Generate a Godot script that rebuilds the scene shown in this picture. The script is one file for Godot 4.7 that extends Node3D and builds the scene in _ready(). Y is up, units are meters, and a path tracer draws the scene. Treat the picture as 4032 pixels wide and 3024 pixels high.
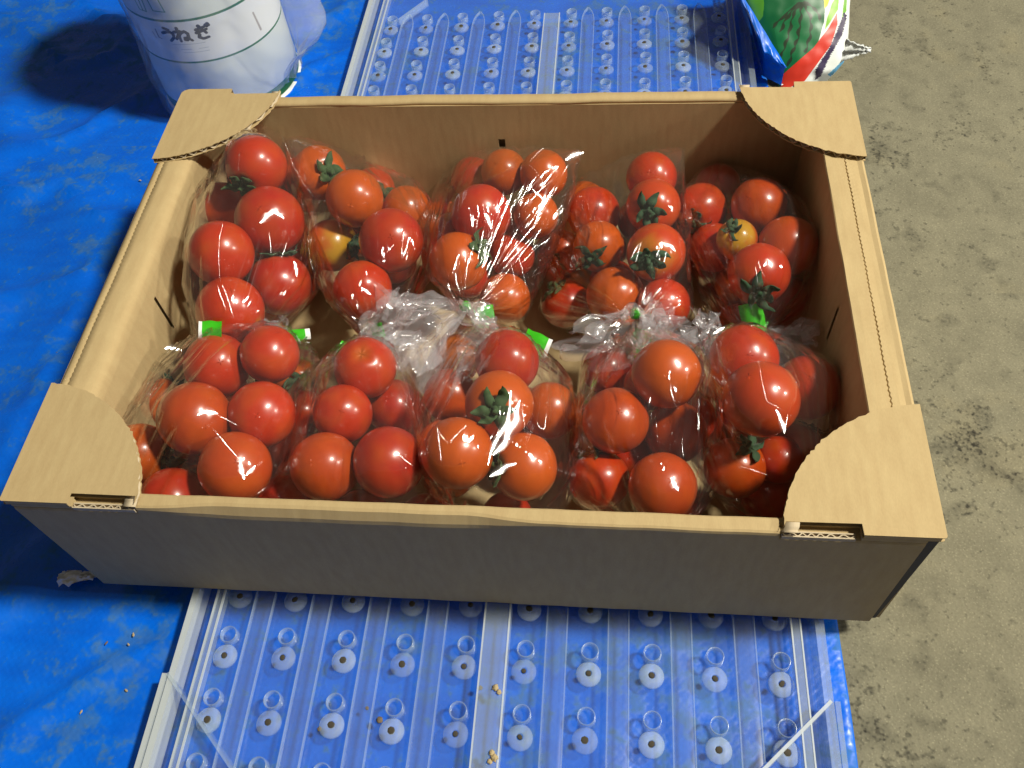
extends Node3D

var rng := RandomNumberGenerator.new()
var M := {}

# ---------- the scene ----------
func _ready() -> void:
	rng.seed = 7
	# camera, air, exposure
	var cam := Camera3D.new()
	cam.name = "camera"
	cam.fov = 46.85
	cam.near = 0.02
	cam.far = 30.0
	cam.transform = Transform3D(Basis(Vector3(0.99408, -0.07457, -0.07900), Vector3(-0.02328, 0.56408, -0.82539), Vector3(0.10611, 0.82235, 0.55900)), Vector3(0.06881, 0.45501, 0.31552)).orthonormalized()
	add_child(cam)
	cam.current = true
	var we := WorldEnvironment.new()
	we.name = "environment"
	var env := Environment.new()
	env.background_mode = Environment.BG_COLOR
	env.background_color = lin(0.090, 0.080, 0.067)
	env.tonemap_mode = Environment.TONE_MAPPER_LINEAR
	env.tonemap_exposure = 1.0
	env.sdfgi_enabled = true
	env.ssao_enabled = true
	env.ssil_enabled = true
	we.environment = env
	add_child(we)
	lamp("ceiling_lamp", "round white lamp hanging above, nearest to the tomato box", Vector3(1.15, 1.75, 0.02), 5.9, 0.095)
	lamp("ceiling_lamp", "round white lamp hanging farther off to the right of the box", Vector3(2.9, 1.62, 0.12), 3.4, 0.085)
	materials()
	ground()
	tarp()
	panel()
	carton()
	fruit()
	bags()
	canister()
	printed_bag()
	crumbs()

func lamp(called: String, label: String, at: Vector3, power: float, radius: float) -> void:
	var t := thing(called, label, "lamp", at, "lamps above the box")
	var st := begin()
	var prof := []
	for i in 17:
		prof.append([radius * sin(PI * i / 16.0), -radius * cos(PI * i / 16.0)])
	lathe(st, Vector3.ZERO, prof, 24)
	var glow := solid(Color(1, 1, 1), 0.5)
	glow.emission_enabled = true
	glow.emission = Color(1.0, 0.97, 0.9)
	glow.emission_energy_multiplier = 6.0
	put("bulb", st, glow, t)
	st = begin()
	lathe(st, Vector3.ZERO, [[0.03, radius * 0.96], [0.035, radius + 0.05], [0.02, radius + 0.09], [0.006, radius + 0.1], [0.006, radius + 0.6], [0.0, radius + 0.6]], 20)
	put("lamp_holder", st, solid(lin(0.6, 0.6, 0.58), 0.5), t)
	var l := OmniLight3D.new()
	l.name = "light"
	l.light_color = Color(1.0, 0.975, 0.91)
	l.light_energy = power
	l.light_size = radius
	l.omni_range = 12.0
	l.omni_attenuation = 2.0
	l.shadow_enabled = true
	t.add_child(l)

func materials() -> void:
	# corrugated cardboard: fine fibre and the faint washboard of the flutes
	var w := 512
	var im := Image.create(w, w, false, Image.FORMAT_RGB8)
	var hi := Image.create(w, w, false, Image.FORMAT_RGB8)
	var n1 := noise(0.02, 3, 4)
	var n2 := noise(0.35, 5, 2)
	for y in w:
		for x in w:
			var u := TAU * x / w
			var v := TAU * y / w
			var f := n1.get_noise_3d(cos(u) * 190.0, sin(u) * 190.0, absf(y - w / 2.0) * 0.5)
			var g := n2.get_noise_2d(x * 1.0, y * 0.25)
			var flute := 0.5 + 0.5 * sin(u * 24.0 + 0.5 * sin(v))
			var k := 0.95 + 0.035 * f + 0.025 * g
			im.set_pixel(x, y, Color(k, k * (0.995 + 0.012 * f), k * (0.985 + 0.02 * f)))
			var hh := 0.3 + 0.2 * flute + 0.2 * f + 0.08 * g
			hi.set_pixel(x, y, Color(hh, hh, hh))
	var card := solid(lin(0.505, 0.382, 0.198), 0.82, 0.35)
	card.albedo_texture = picture(im)
	card.heightmap_enabled = true
	card.heightmap_texture = picture(hi)
	card.heightmap_scale = 0.007
	M.card = on_world(card, 8.0)
	var cut := card.duplicate()
	cut.albedo_color = lin(0.56, 0.47, 0.33)
	M.cut = cut
	M.navy = solid(lin(0.015, 0.018, 0.035), 0.6)
	# film
	M.film = clear(Color(1, 1, 1), 0.004, 0.06)
	M.film_thick = clear(Color(0.97, 0.97, 1.0), 0.075, 0.12)
	M.film_sleeve = clear(Color(0.94, 0.96, 1.0), 0.15, 0.16)
	M.fold = clear(Color(1, 1, 1), 0.0, 0.11, 0.5)  # for the added folds that catch lamp glints
	M.tape = solid(lin(0.05, 0.50, 0.015), 0.35)
	M.tape.backlight_enabled = true
	M.tape.backlight = lin(0.03, 0.30, 0.01)
	M.tape_white = solid(lin(0.75, 0.78, 0.76), 0.4)
	# tomatoes
	var skin := solid(Color(1, 1, 1), 0.32, 0.45)
	skin.vertex_color_use_as_albedo = true
	skin.clearcoat_enabled = true
	skin.clearcoat = 0.45
	skin.clearcoat_roughness = 0.18
	M.skin = skin
	var leaf := solid(lin(0.032, 0.072, 0.034), 0.75, 0.35)
	leaf.rim_enabled = true
	leaf.rim = 0.35
	leaf.rim_tint = 0.5
	M.leaf = leaf
	var leaf2 := leaf.duplicate()
	leaf2.albedo_color = lin(0.045, 0.085, 0.03)
	M.leaf_pale = leaf2
	# clear plastic panel
	M.panel = clear(lin(0.36, 0.43, 0.48), 0.10, 0.13)
	M.panel_line = clear(Color(0.80, 0.88, 0.93), 0.20, 0.2)
	M.panel_frost = solid(lin(0.42, 0.50, 0.54), 0.45)
	M.panel_frost.transparency = BaseMaterial3D.TRANSPARENCY_ALPHA
	M.panel_frost.albedo_color.a = 0.30
	M.panel_edge = M.panel_frost.duplicate()
	M.panel_edge.albedo_color = lin(0.60, 0.66, 0.67, 0.66)
	M.stud = solid(lin(0.55, 0.66, 0.74), 0.5)
	M.stud.transparency = BaseMaterial3D.TRANSPARENCY_ALPHA
	M.stud.albedo_color.a = 0.25
	M.stud_dull = M.stud.duplicate()
	M.stud_dull.albedo_color.a = 0.19
	M.stud_pale = M.stud.duplicate()
	M.stud_pale.albedo_color.a = 0.33
	M.hole = solid(lin(0.05, 0.042, 0.028), 0.9)
	M.soil = solid(lin(0.16, 0.115, 0.07), 0.95)
	M.soil_pale = solid(lin(0.42, 0.33, 0.18), 0.95)

func ground() -> void:
	# concrete: pale cement, grey-brown patches, dark pits and crumbs
	var w := 1024
	var im := Image.create(w, w, false, Image.FORMAT_RGB8)
	var hi := Image.create(w, w, false, Image.FORMAT_RGB8)
	var a := noise(0.004, 11, 3)
	var b := noise(0.017, 12, 4)
	var c := noise(0.055, 13, 3)
	var d := noise(0.16, 14, 2)
	var e := noise(0.4, 15, 1)
	for y in w:
		for x in w:
			var broad := a.get_noise_2d(x, y)
			var patch := b.get_noise_2d(x, y) + 0.6 * broad
			var fine := d.get_noise_2d(x, y)
			var k := 1.0 + 0.09 * patch + 0.05 * fine + 0.05 * e.get_noise_2d(x, y)
			var cluster := maxf(0.0, broad) + 0.5 * maxf(0.0, patch)
			var pit := smoothstep(0.30, 0.62, c.get_noise_2d(x, y) * 0.9 + 0.35 * fine + 0.40 * cluster - 0.12)
			var smudge := smoothstep(0.25, 0.85, b.get_noise_2d(x + 400, y + 700) + 0.7 * cluster)
			var speck := smoothstep(0.42, 0.85, fine + 0.30 * cluster)
			var dark := clampf(0.22 * pit + 0.26 * smudge * (0.7 + 0.6 * fine) + 0.18 * speck, 0.0, 0.75)
			var grit := smoothstep(0.62, 0.78, e.get_noise_2d(x + 50, y + 90)) * 0.2
			k = k * (1.0 - dark) + grit
			var brown := smoothstep(0.25, 0.6, a.get_noise_2d(x + 900, y + 200) + 0.5 * patch) * 0.2
			im.set_pixel(x, y, Color(0.464 * k, (0.450 - 0.02 * brown) * k, (0.376 - 0.05 * brown) * k))
			var hh := clampf(0.6 + 0.2 * fine - 0.35 * dark + 0.1 * patch, 0, 1)
			hi.set_pixel(x, y, Color(hh, hh, hh))
	var m := solid(Color(1, 1, 1), 0.86, 0.4)
	m.albedo_texture = picture(im)
	m.heightmap_enabled = true
	m.heightmap_texture = picture(hi)
	m.heightmap_scale = 0.06
	on_world(m, 1.9)
	m.uv1_offset = Vector3(0.31, 0.0, 0.17)
	var st := begin()
	quad(st, Vector3(-3, -0.02, 3), Vector3(4, -0.02, 3), Vector3(4, -0.02, -4), Vector3(-3, -0.02, -4))
	put("concrete_floor", st, m).set_meta("kind", "structure")

func tarp_height(x: float, z: float, n: FastNoiseLite, n2: FastNoiseLite) -> float:
	var calm := 1.0
	if x > -0.17 and z < 0.3:
		calm = 0.2
	var r := 1.0 - absf(n.get_noise_2d(x, z)) * 2.0
	return -0.0145 + calm * (0.0075 * maxf(0.0, r - 0.7) / 0.3 + 0.0045 * n2.get_noise_2d(x, z)) - 0.001

func tarp() -> void:
	var w := 1024
	var im := Image.create(w, w, false, Image.FORMAT_RGB8)
	var hi := Image.create(w, w, false, Image.FORMAT_RGB8)
	var ro := Image.create(w, w, false, Image.FORMAT_RGB8)
	var a := noise(0.006, 21, 4)
	var b := noise(0.03, 22, 4)
	var c := noise(0.12, 23, 3)
	var s := noise(0.02, 24, 3)
	for y in w:
		for x in w:
			var big := a.get_noise_2d(x, y)
			var mid := b.get_noise_2d(x, y)
			var fine := c.get_noise_2d(x, y)
			var dirt := clampf(smoothstep(0.0, 0.62, mid * 0.9 + 0.7 * big + 0.3 * fine) * 0.44 + 0.2 * smoothstep(0.35, 0.6, fine + 0.4 * mid), 0.0, 0.66)
			var fade := 0.22 * s.get_noise_2d(x * 0.4, y * 1.6) + 0.05 * fine  # streaks of paler and deeper blue
			var blue := Color(0.0, 0.39 + 0.16 * fade, 0.87 + 0.22 * fade)
			var soil := Color(0.34, 0.43, 0.54)
			im.set_pixel(x, y, blue.lerp(soil, dirt))
			var hh := 0.5 + 0.07 * sin(x * TAU / 8.0) * sin(y * TAU / 8.0) + 0.34 * mid + 0.16 * fine
			hi.set_pixel(x, y, Color(hh, hh, hh))
			var rr := clampf(0.30 + dirt * 0.9 + 0.15 * mid, 0.18, 0.95)
			ro.set_pixel(x, y, Color(rr, rr, rr))
	var m := solid(Color(1, 1, 1), 1.0, 0.45)
	m.albedo_texture = picture(im)
	m.roughness_texture = picture(ro)
	m.heightmap_enabled = true
	m.heightmap_texture = picture(hi)
	m.heightmap_scale = 0.05
	on_world(m, 1.7)
	m.uv1_offset = Vector3(0.13, 0.0, 0.4)
	M.tarp = m
	var n := noise(5.5, 31, 2)
	var n2 := noise(9.0, 32, 3)
	var edge := noise(6.0, 33, 2)
	var rows := []
	var zs := 150
	for i in zs + 1:
		var z := 0.45 - 1.35 * i / zs
		var row := PackedVector3Array()
		var xe := 0.193 + 0.0022 * edge.get_noise_1d(z)
		for j in 121:
			var x := -1.0 + (xe + 1.0) * (1.0 - pow(1.0 - j / 120.0, 1.25))
			row.append(Vector3(x, tarp_height(x, z, n, n2), z))
		for q in [[0.0012, -0.0009], [0.0015, -0.0025], [0.0, -0.0038], [-0.012, -0.004]]:   # hemmed edge
			row.append(Vector3(xe + q[0], -0.0152 + q[1], z))
		rows.append(row)
	var st := begin()
	for i in rows.size() - 1:
		for j in rows[i].size() - 1:
			quad(st, rows[i][j], rows[i][j + 1], rows[i + 1][j + 1], rows[i + 1][j])
	var t := thing("blue_tarp", "blue plastic tarp spread on the concrete under the box and the clear panel", "tarp")
	put("tarp_sheet", st, m, t)
	# the edge that rides up in front of the printed bag
	st = begin()
	rows = []
	var crest := [Vector3(0.1600, 0.0517, -0.3451), Vector3(0.1699, 0.0412, -0.3335), Vector3(0.1866, 0.0243, -0.3147), Vector3(0.2033, 0.0074, -0.2959)]
	var bend := [Vector3(0.1614, 0.0493, -0.3395), Vector3(0.1741, 0.0330, -0.3214), Vector3(0.1858, 0.0162, -0.3027), Vector3(0.2030, 0.0079, -0.2934)]
	var base := [Vector3(0.1792, -0.0138, -0.4377), Vector3(0.1862, -0.0138, -0.3656), Vector3(0.1905, -0.0138, -0.3125), Vector3(0.2035, -0.0138, -0.3010)]
	for i in 25:
		var u := i / 24.0 * 3.0
		var k := mini(int(u), 2)
		var top := (crest[k] as Vector3).lerp(crest[k + 1], u - k)
		var fold := (bend[k] as Vector3).lerp(bend[k + 1], u - k) + Vector3(0, 0.0009 * sin(u * 9.0), 0.0008 * sin(u * 14.0))
		var foot := (base[k] as Vector3).lerp(base[k + 1], u - k)
		var row := PackedVector3Array()
		for q in [0.0, 0.35, 0.7, 0.9]:
			row.append(top.lerp(fold, q) + Vector3(0, 0, 0.0018 * sin(q * 3.1) + 0.0006 * sin(u * 40.0 + q * 9.0)))
		row.append(fold + Vector3(0, 0, 0.0006))
		for q in [0.1, 0.4, 0.75, 1.0]:
			row.append(fold.lerp(foot, q) + Vector3(0.001, 0, -0.007) * sin(q * PI))
		rows.append(row)
	for i in rows.size() - 1:
		for j in rows[i].size() - 1:
			quad(st, rows[i][j], rows[i][j + 1], rows[i + 1][j + 1], rows[i + 1][j])
	put("raised_edge", st, m, t)

# ---------- clear plastic panel with ribs and studs ----------
func on_panel(x: float, y: float, z: float) -> Vector3:
	var back := clampf((0.2 - z) / 0.575, 0.0, 1.2)
	return Vector3(0.0143 + (x - 0.0143) * (1.0 - 0.015 * back), y, z + (x - 0.0143) * lerpf(-0.0066, -0.03, back))

func strip(st: SurfaceTool, pts: Array, half: float, y0: float, y1: float) -> void:   # a raised bar along points of the panel
	var rows := []
	for i in pts.size():
		var a: Vector3 = pts[maxi(i - 1, 0)]
		var b: Vector3 = pts[mini(i + 1, pts.size() - 1)]
		var side := (b - a).cross(Vector3.UP).normalized() * half
		var p: Vector3 = pts[i]
		p.y = 0
		rows.append(PackedVector3Array([p - side + Vector3(0, y0, 0), p - side * 0.8 + Vector3(0, y1, 0), p + side * 0.8 + Vector3(0, y1, 0), p + side + Vector3(0, y0, 0)]))
	for i in rows.size() - 1:
		for j in 3:
			quad(st, rows[i][j], rows[i][j + 1], rows[i + 1][j + 1], rows[i + 1][j])
	for e in [rows[0], rows[-1]]:
		quad(st, e[0], e[1], e[2], e[3])

func panel() -> void:
	var t := thing("clear_panel", "clear plastic panel with ribs and frosted studs lying under the box", "plastic panel")
	var zf := 0.335
	var zr := -0.55
	var st := begin()
	var n := noise(14.0, 41, 3)
	var rows := []
	for i in 71:
		var z := lerpf(zf, zr, i / 70.0)
		var row := PackedVector3Array()
		for j in 61:
			var x := lerpf(-0.1535, 0.183, j / 60.0)
			row.append(on_panel(x, -0.0062 + 0.0007 * n.get_noise_2d(x, z), z))
		rows.append(row)
	for i in rows.size() - 1:
		for j in rows[i].size() - 1:
			quad(st, rows[i][j], rows[i][j + 1], rows[i + 1][j + 1], rows[i + 1][j])
	put("sheet", st, M.panel, t)
	# long ribs between the stud columns, pointed at the far end
	for k in 9:
		if k == 4:
			continue
		var xc := -0.1151 + 0.0322 * k
		var edges := begin(false)
		for s in [-1.0, 1.0]:
			var pts := []
			for i in 12:
				pts.append(on_panel(xc + s * 0.0053, 0, lerpf(zf, -0.376, i / 11.0)))
			for q in [[0.0046, -0.383], [0.003, -0.389], [0.0004, -0.394]]:
				pts.append(on_panel(xc + s * q[0], 0, q[1]))
			strip(edges, pts, 0.00042, -0.0036, -0.0014 - 0.0002 * s)
		put("rib", edges, M.panel_line, t)
		var top := begin()
		rows = []
		for i in 24:
			var z := lerpf(zf, -0.384, i / 23.0)
			var row := PackedVector3Array()
			for q in [-1.0, -0.4, 0.4, 1.0]:
				row.append(on_panel(xc + q * 0.0048, -0.0026 + 0.0008 * (1.0 - q * q) + 0.0003 * n.get_noise_2d(z * 2.0, k * 3.0 + q), z))
			rows.append(row)
		for i in rows.size() - 1:
			for j in 3:
				quad(top, rows[i][j], rows[i][j + 1], rows[i + 1][j + 1], rows[i + 1][j])
		put("rib_top", top, M.panel, t)
	for bar in [["centre_rib", 0.0140, 0.0074, -0.0004, -0.386], ["edge_strip", -0.1546, 0.0022, -0.0002, zr], ["inner_strip", -0.1402, 0.0027, -0.0005, zr], ["inner_strip", 0.1686, 0.0031, -0.0005, zr], ["edge_strip", 0.1805, 0.0029, -0.0002, zr]]:
		st = begin(false)
		var pts := []
		for i in 20:
			pts.append(on_panel(bar[1], 0, lerpf(zf, bar[4], i / 19.0)))
		strip(st, pts, bar[2], -0.0135 if bar[0] == "edge_strip" else -0.0060, bar[3])
		put(bar[0], st, M.panel_edge if bar[0] == "edge_strip" and bar[1] < 0 else M.panel_frost, t)
		if bar[0] != "edge_strip":
			st = begin(false)
			for s in [-1.0, 1.0]:
				pts = []
				for i in 14:
					pts.append(on_panel(bar[1] + s * (bar[2] - 0.0008), 0, lerpf(zf, bar[4], i / 13.0)))
				strip(st, pts, 0.0005, bar[3] - 0.001, bar[3] + 0.0003)
			put("strip_ridge", st, M.panel_edge, t)
	# stiffening ridges across the corners
	for r in [[-0.157, 0.195, -0.1095, 0.2395], [0.1815, 0.189, 0.130, 0.2386], [-0.1215, -0.380, -0.10, -0.41]]:
		st = begin(false)
		strip(st, [Vector3(r[0], 0, r[1]), Vector3((r[0] + r[2]) / 2, 0, (r[1] + r[3]) / 2), Vector3(r[2], 0, r[3])], 0.0010, -0.0059, 0.0004)
		put("corner_ridge", st, M.panel_edge if r[0] > 0 else M.panel_line, t)
	# wider ends of the edge strips
	for s in [[-0.1585, 0.195, 0.335], [0.1845, 0.189, 0.335]]:
		st = begin(false)
		strip(st, [Vector3(s[0], 0, s[2]), Vector3(s[0] - 0.0002, 0, (s[1] + s[2]) / 2), Vector3(s[0], 0, s[1])], 0.0016, -0.0135, 0.0001)
		put("strip_end", st, M.panel_edge if s[0] < 0 else M.panel_frost, t)
	# studs: a frosted cone with a dirty hole, and a clear ring behind it
	var cone := begin()
	lathe(cone, Vector3.ZERO, [[0.0064, -0.0012], [0.0065, 0.0], [0.0060, 0.0006], [0.0042, 0.0013], [0.0021, 0.0019], [0.0017, 0.0017], [0.0016, -0.001]], 22)
	var cone_mesh := done(cone)
	var plug := begin()
	lathe(plug, Vector3.ZERO, [[0.0018, 0.0010], [0.0017, 0.0018], [0.0010, 0.0020], [0.0, 0.0018]], 7)
	var plug_mesh := done(plug)
	var ring := begin()
	lathe(ring, Vector3.ZERO, [[0.0047, -0.001], [0.0046, 0.0040], [0.0044, 0.0044], [0.0040, 0.0042], [0.0039, 0.0]], 20)
	var ring_mesh := done(ring)
	for k in 22:
		var z := 0.3130 - 0.03285 * k
		if z < 0.11 and z > -0.24:
			continue
		for i in 10:
			var x := -0.1305 + 0.03217 * i
			var p := on_panel(x, -0.0050, z) + Vector3(rng.randf_range(-0.0006, 0.0006), 0, rng.randf_range(-0.0006, 0.0006))
			var o := put("stud", cone_mesh, [M.stud, M.stud_dull, M.stud_pale][rng.randi() % 3], t)
			o.position = p
			o.rotation = Vector3(rng.randf_range(-0.05, 0.05), rng.randf() * 6.0, rng.randf_range(-0.05, 0.05))
			var g := put("stud_ring", ring_mesh, M.panel_line, o)
			g.basis = o.basis.inverse()
			g.position = o.basis.inverse() * Vector3(0.0004, 0, -0.0107)
			var h := put("hole", plug_mesh, M.hole, o)
			h.scale = Vector3(rng.randf_range(0.75, 1.15), 1.0, rng.randf_range(0.7, 1.1))

# ---------- cardboard box ----------
func sweep(st: SurfaceTool, profs: Array) -> void:      # cross sections one after another, capped at both ends
	for i in profs.size() - 1:
		var a: PackedVector3Array = profs[i]
		var b: PackedVector3Array = profs[i + 1]
		for j in a.size():
			var k := (j + 1) % a.size()
			quad(st, a[j], a[k], b[k], b[j])
	for e in 2:
		var p: PackedVector3Array = profs[0] if e == 0 else profs[-1]
		var mid := Vector3.ZERO
		for q in p:
			mid += q / p.size()
		for j in p.size():
			var k := (j + 1) % p.size()
			if e == 0:
				tri(st, mid, p[k], p[j])
			else:
				tri(st, mid, p[j], p[k])

func wave_strip(st: SurfaceTool, pts: Array, outward: Array, y0: float, y1: float, depth: float, pitch: float, along_x := true) -> void:
	var rows := []
	var n := pts.size()
	for i in n:
		var p: Vector3 = pts[i]
		var s: float = p.x if along_x else p.z
		var y := (y0 + y1) / 2.0 + ((y1 - y0) / 2.0 - 0.0001) * sin(TAU * s / pitch)
		var q: Vector3 = p + outward[i] * -depth
		rows.append([Vector3(p.x, y + 0.00025, p.z), Vector3(p.x, y - 0.00025, p.z), Vector3(q.x, y - 0.00025, q.z), Vector3(q.x, y + 0.00025, q.z)])
	for i in n - 1:
		for j in 4:
			var k := (j + 1) % 4
			quad(st, rows[i][j], rows[i + 1][j], rows[i + 1][k], rows[i][k])

func gusset(t: Node3D, sx: float, sz: float, seed_: int) -> void:
	# a quarter-round corner piece of fluted board lying on the wall tops; a notch in its outer edge lets the wall lip through
	var cx := sx * 0.2112
	var cz := sz * (0.1486 if sz > 0 else 0.1508)
	var wob := noise(30.0, seed_, 2)
	var R := 0.0665
	var arc := []
	var out := []
	for i in 65:
		var a := PI / 2 * i / 64.0
		var r := R * (1.0 + 0.012 * wob.get_noise_1d(a)) * (1.0 - 0.03 * sin(2.0 * a))
		arc.append(Vector2(r * sin(a), r * cos(a)))                 # (along x, along z) measured in from the corner
		out.append(Vector3(-sx * sin(a), 0, -sz * cos(a)))
	var poly := PackedVector2Array()
	var round_ := 0.0045 if sx < 0 and sz < 0 else 0.0012
	for q in [[0.0, 1.0], [0.3, 0.3], [1.0, 0.0]]:
		poly.append(Vector2(q[0] * round_, q[1] * round_))
	poly.append(Vector2(0.0335, 0.0)); poly.append(Vector2(0.0338, 0.0052)); poly.append(Vector2(arc[64].x - 0.001, 0.0050))
	for i in range(63, -1, -1):
		poly.append(arc[i])
	var idx := Geometry2D.triangulate_polygon(poly)
	var to3 := func(p: Vector2, y: float) -> Vector3:
		var lift := 0.0004 * smoothstep(0.02, 0.06, p.length()) * wob.get_noise_2d(p.x * 0.4, p.y * 0.4 + 3.0)
		return Vector3(cx - sx * p.x, y + lift, cz - sz * p.y)
	var piece := begin(false)
	for lay in [[0.1026, 0.1030], [0.0994, 0.0998]]:
		for k in range(0, idx.size(), 3):
			var a := poly[idx[k]]
			var b := poly[idx[k + 1]]
			var c := poly[idx[k + 2]]
			var up: Vector3 = ((to3.call(b, 0.0) as Vector3) - to3.call(a, 0.0)).cross((to3.call(c, 0.0) as Vector3) - to3.call(a, 0.0))
			if up.y < 0:
				var h := b
				b = c
				c = h
			tri(piece, to3.call(a, lay[1]), to3.call(b, lay[1]), to3.call(c, lay[1]))
			tri(piece, to3.call(a, lay[0]), to3.call(c, lay[0]), to3.call(b, lay[0]))
		for k in poly.size():
			var a := poly[k]
			var b := poly[(k + 1) % poly.size()]
			quad(piece, to3.call(a, lay[0]), to3.call(b, lay[0]), to3.call(b, lay[1]), to3.call(a, lay[1]))
	# closed outer edges along the two walls
	for e in [[Vector2(0, 0.002), Vector2(0, R - 0.001)], [Vector2(0.002, 0), Vector2(0.0333, 0)]]:
		quad(piece, to3.call(e[0], 0.0996), to3.call(e[1], 0.0996), to3.call(e[1], 0.1028), to3.call(e[0], 0.1028))
	var g := put("corner_flap", piece, M.card, t)
	var flute := begin()
	var pts := []
	for p in arc:
		pts.append(Vector3(cx - sx * (p as Vector2).x, 0, cz - sz * (p as Vector2).y))
	var fine := []
	var fo := []
	for i in 64:
		for q in 4:
			fine.append((pts[i] as Vector3).lerp(pts[i + 1], q / 4.0) + (out[i] as Vector3) * -0.0004)
			fo.append((out[i] as Vector3).lerp(out[i + 1], q / 4.0))
	wave_strip(flute, fine, fo, 0.0998, 0.1026, 0.006, 0.0058)
	put("fluting", flute, M.cut, g)

func slot_wall(st: SurfaceTool, x: float, toward: float, z0: float, z1: float, y0: float, y1: float, hz: float, hw: float, hy0: float, hy1: float) -> void:
	# an upright sheet at x with a slit cut out
	var zs := [z0, hz - hw, hz + hw, z1]
	var ys := [y0, hy0, hy1, y1]
	for i in 3:
		for j in 3:
			if i == 1 and j == 1:
				continue
			var p := [Vector3(x, ys[j], zs[i]), Vector3(x, ys[j], zs[i + 1]), Vector3(x, ys[j + 1], zs[i + 1]), Vector3(x, ys[j + 1], zs[i])]
			if toward < 0:
				quad(st, p[0], p[1], p[2], p[3])
			else:
				quad(st, p[3], p[2], p[1], p[0])

func carton() -> void:
	var t := thing("cardboard_box", "open brown cardboard box with rounded corner flaps holding bagged tomatoes", "cardboard box")
	var st := begin(false)
	box(st, Vector3(0, 0.0016, 0), Vector3(0.412, 0.0032, 0.288))
	put("box_floor", st, M.card, t)
	var n := noise(7.0, 51, 2)
	var n2 := noise(40.0, 52, 2)
	# front wall: a folded-over lip, pressed in left of the middle
	st = begin(false)
	var profs := []
	var stops := []
	for x in [-0.2085, -0.190, -0.170, -0.1463, -0.1462]:
		stops.append(x)
	for i in range(1, 60):
		stops.append(lerpf(-0.1462, 0.1440, i / 60.0))
	for x in [0.1440, 0.1441, 0.165, 0.185, 0.2050]:
		stops.append(x)
	for x in stops:
		var rim: bool = x > -0.14625 and x < 0.14405
		var dent := 0.0033 * (1.0 - smoothstep(0.005, 0.045, x)) * smoothstep(-0.145, -0.10, x) if rim else 0.0
		var w := 0.0003 * n.get_noise_1d(x * 3.0) + 0.00006 * n2.get_noise_1d(x * 5.0)
		var dip := 0.0010 * sin((x + 0.14) * 11.0) * 0.4
		var zo := 0.1481 + w
		var zi := 0.1401 + w
		var h := (0.0998 + dip) if rim else 0.0958
		var p := PackedVector3Array()
		for q in [[zo, 0.0008], [zo, 0.05], [zo, h - 0.0045 - dent], [zo - dent * 0.15, h - 0.0022 - dent * 0.9], [zo - 0.0004 - dent * 0.75, h - 0.0006], [zo - 0.0014 - dent * 0.9, h], [zi + 0.0012, h + 0.0002], [zi + 0.0003, h - 0.0005], [zi, h - 0.0020], [zi, 0.0034]]:
			p.append(Vector3(x, q[1], q[0]))
		profs.append(p)
	sweep(st, profs)
	put("front_wall", st, M.card, t)
	for s in [[-0.2085, -0.178], [0.178, 0.2050]]:
		st = begin(false)
		box(st, Vector3((s[0] + s[1]) / 2, 0.0977, 0.1459), Vector3(s[1] - s[0], 0.0033, 0.0040))
		put("corner_layer", st, M.card, t)
	for s in [[-0.2085, -0.1462], [0.1440, 0.2050]]:
		st = begin(false)
		box(st, Vector3((s[0] + s[1]) / 2, 0.0976, 0.1414), Vector3(s[1] - s[0], 0.0036, 0.0022))
		put("inner_layer", st, M.card, t)
	# the torn fluted lip that shows in each front notch
	for s in [[-0.1775, -0.1470], [0.1448, 0.1755]]:
		st = begin(false)
		var wid: float = s[1] - s[0]
		var mid: float = (s[0] + s[1]) / 2
		box(st, Vector3(mid, 0.0970, 0.1482), Vector3(wid, 0.0026, 0.0006))
		box(st, Vector3(mid, 0.0969, 0.1460), Vector3(wid, 0.0024, 0.0006))
		var rows := []
		for i in 61:
			var x: float = s[0] + wid * i / 60.0
			var z := 0.1471 + 0.0007 * sin(TAU * x / 0.0044 + 1.3 * sin(x * 240.0))
			rows.append(PackedVector3Array([Vector3(x, 0.0959, z - 0.0003), Vector3(x, 0.0979, z - 0.0003), Vector3(x, 0.0979, z + 0.0003), Vector3(x, 0.0959, z + 0.0003)]))
		for i in 60:
			for j in 3:
				quad(st, rows[i][j], rows[i][j + 1], rows[i + 1][j + 1], rows[i + 1][j])
		put("notch_lip", st, M.cut, t)
	# back wall with its small punched hole
	st = begin()
	profs = []
	for i in 61:
		var x := lerpf(-0.2085, 0.2085, i / 60.0)
		var w := 0.0007 * n.get_noise_1d(x * 2.0 + 9.0) + 0.0002 * n2.get_noise_1d(x * 6.0)
		var h := 0.0985 + 0.0004 * n.get_noise_1d(x * 3.0 + 3.0)
		if absf(x) < 0.146:
			h += 0.0008
		var p := PackedVector3Array()
		for q in [[-0.1458, 0.0034], [-0.1458, h - 0.0026], [-0.1399, h - 0.0026], [-0.1398, h - 0.0012], [-0.1406, h - 0.0002], [-0.1425, h + 0.0002], [-0.1470, h], [-0.1476, h - 0.0008], [-0.1476, 0.0008]]:
			p.append(Vector3(x, q[1], q[0] + w))
		profs.append(p)
	sweep(st, profs)
	put("back_wall", st, M.card, t)
	st = begin(false)
	# inner lining of the back wall, four pieces round the hole
	var hx := -0.0031
	var hy := 0.0655
	for q in [[-0.2085, hx - 0.0022, 0.0034, 0.0965], [hx + 0.0022, 0.2085, 0.0034, 0.0965], [hx - 0.0022, hx + 0.0022, 0.0034, hy - 0.0042], [hx - 0.0022, hx + 0.0022, hy + 0.0042, 0.0965]]:
		box(st, Vector3((q[0] + q[1]) / 2, (q[2] + q[3]) / 2, -0.1403), Vector3(q[1] - q[0], q[3] - q[2], 0.0016))
	put("back_lining", st, M.card, t)
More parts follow.
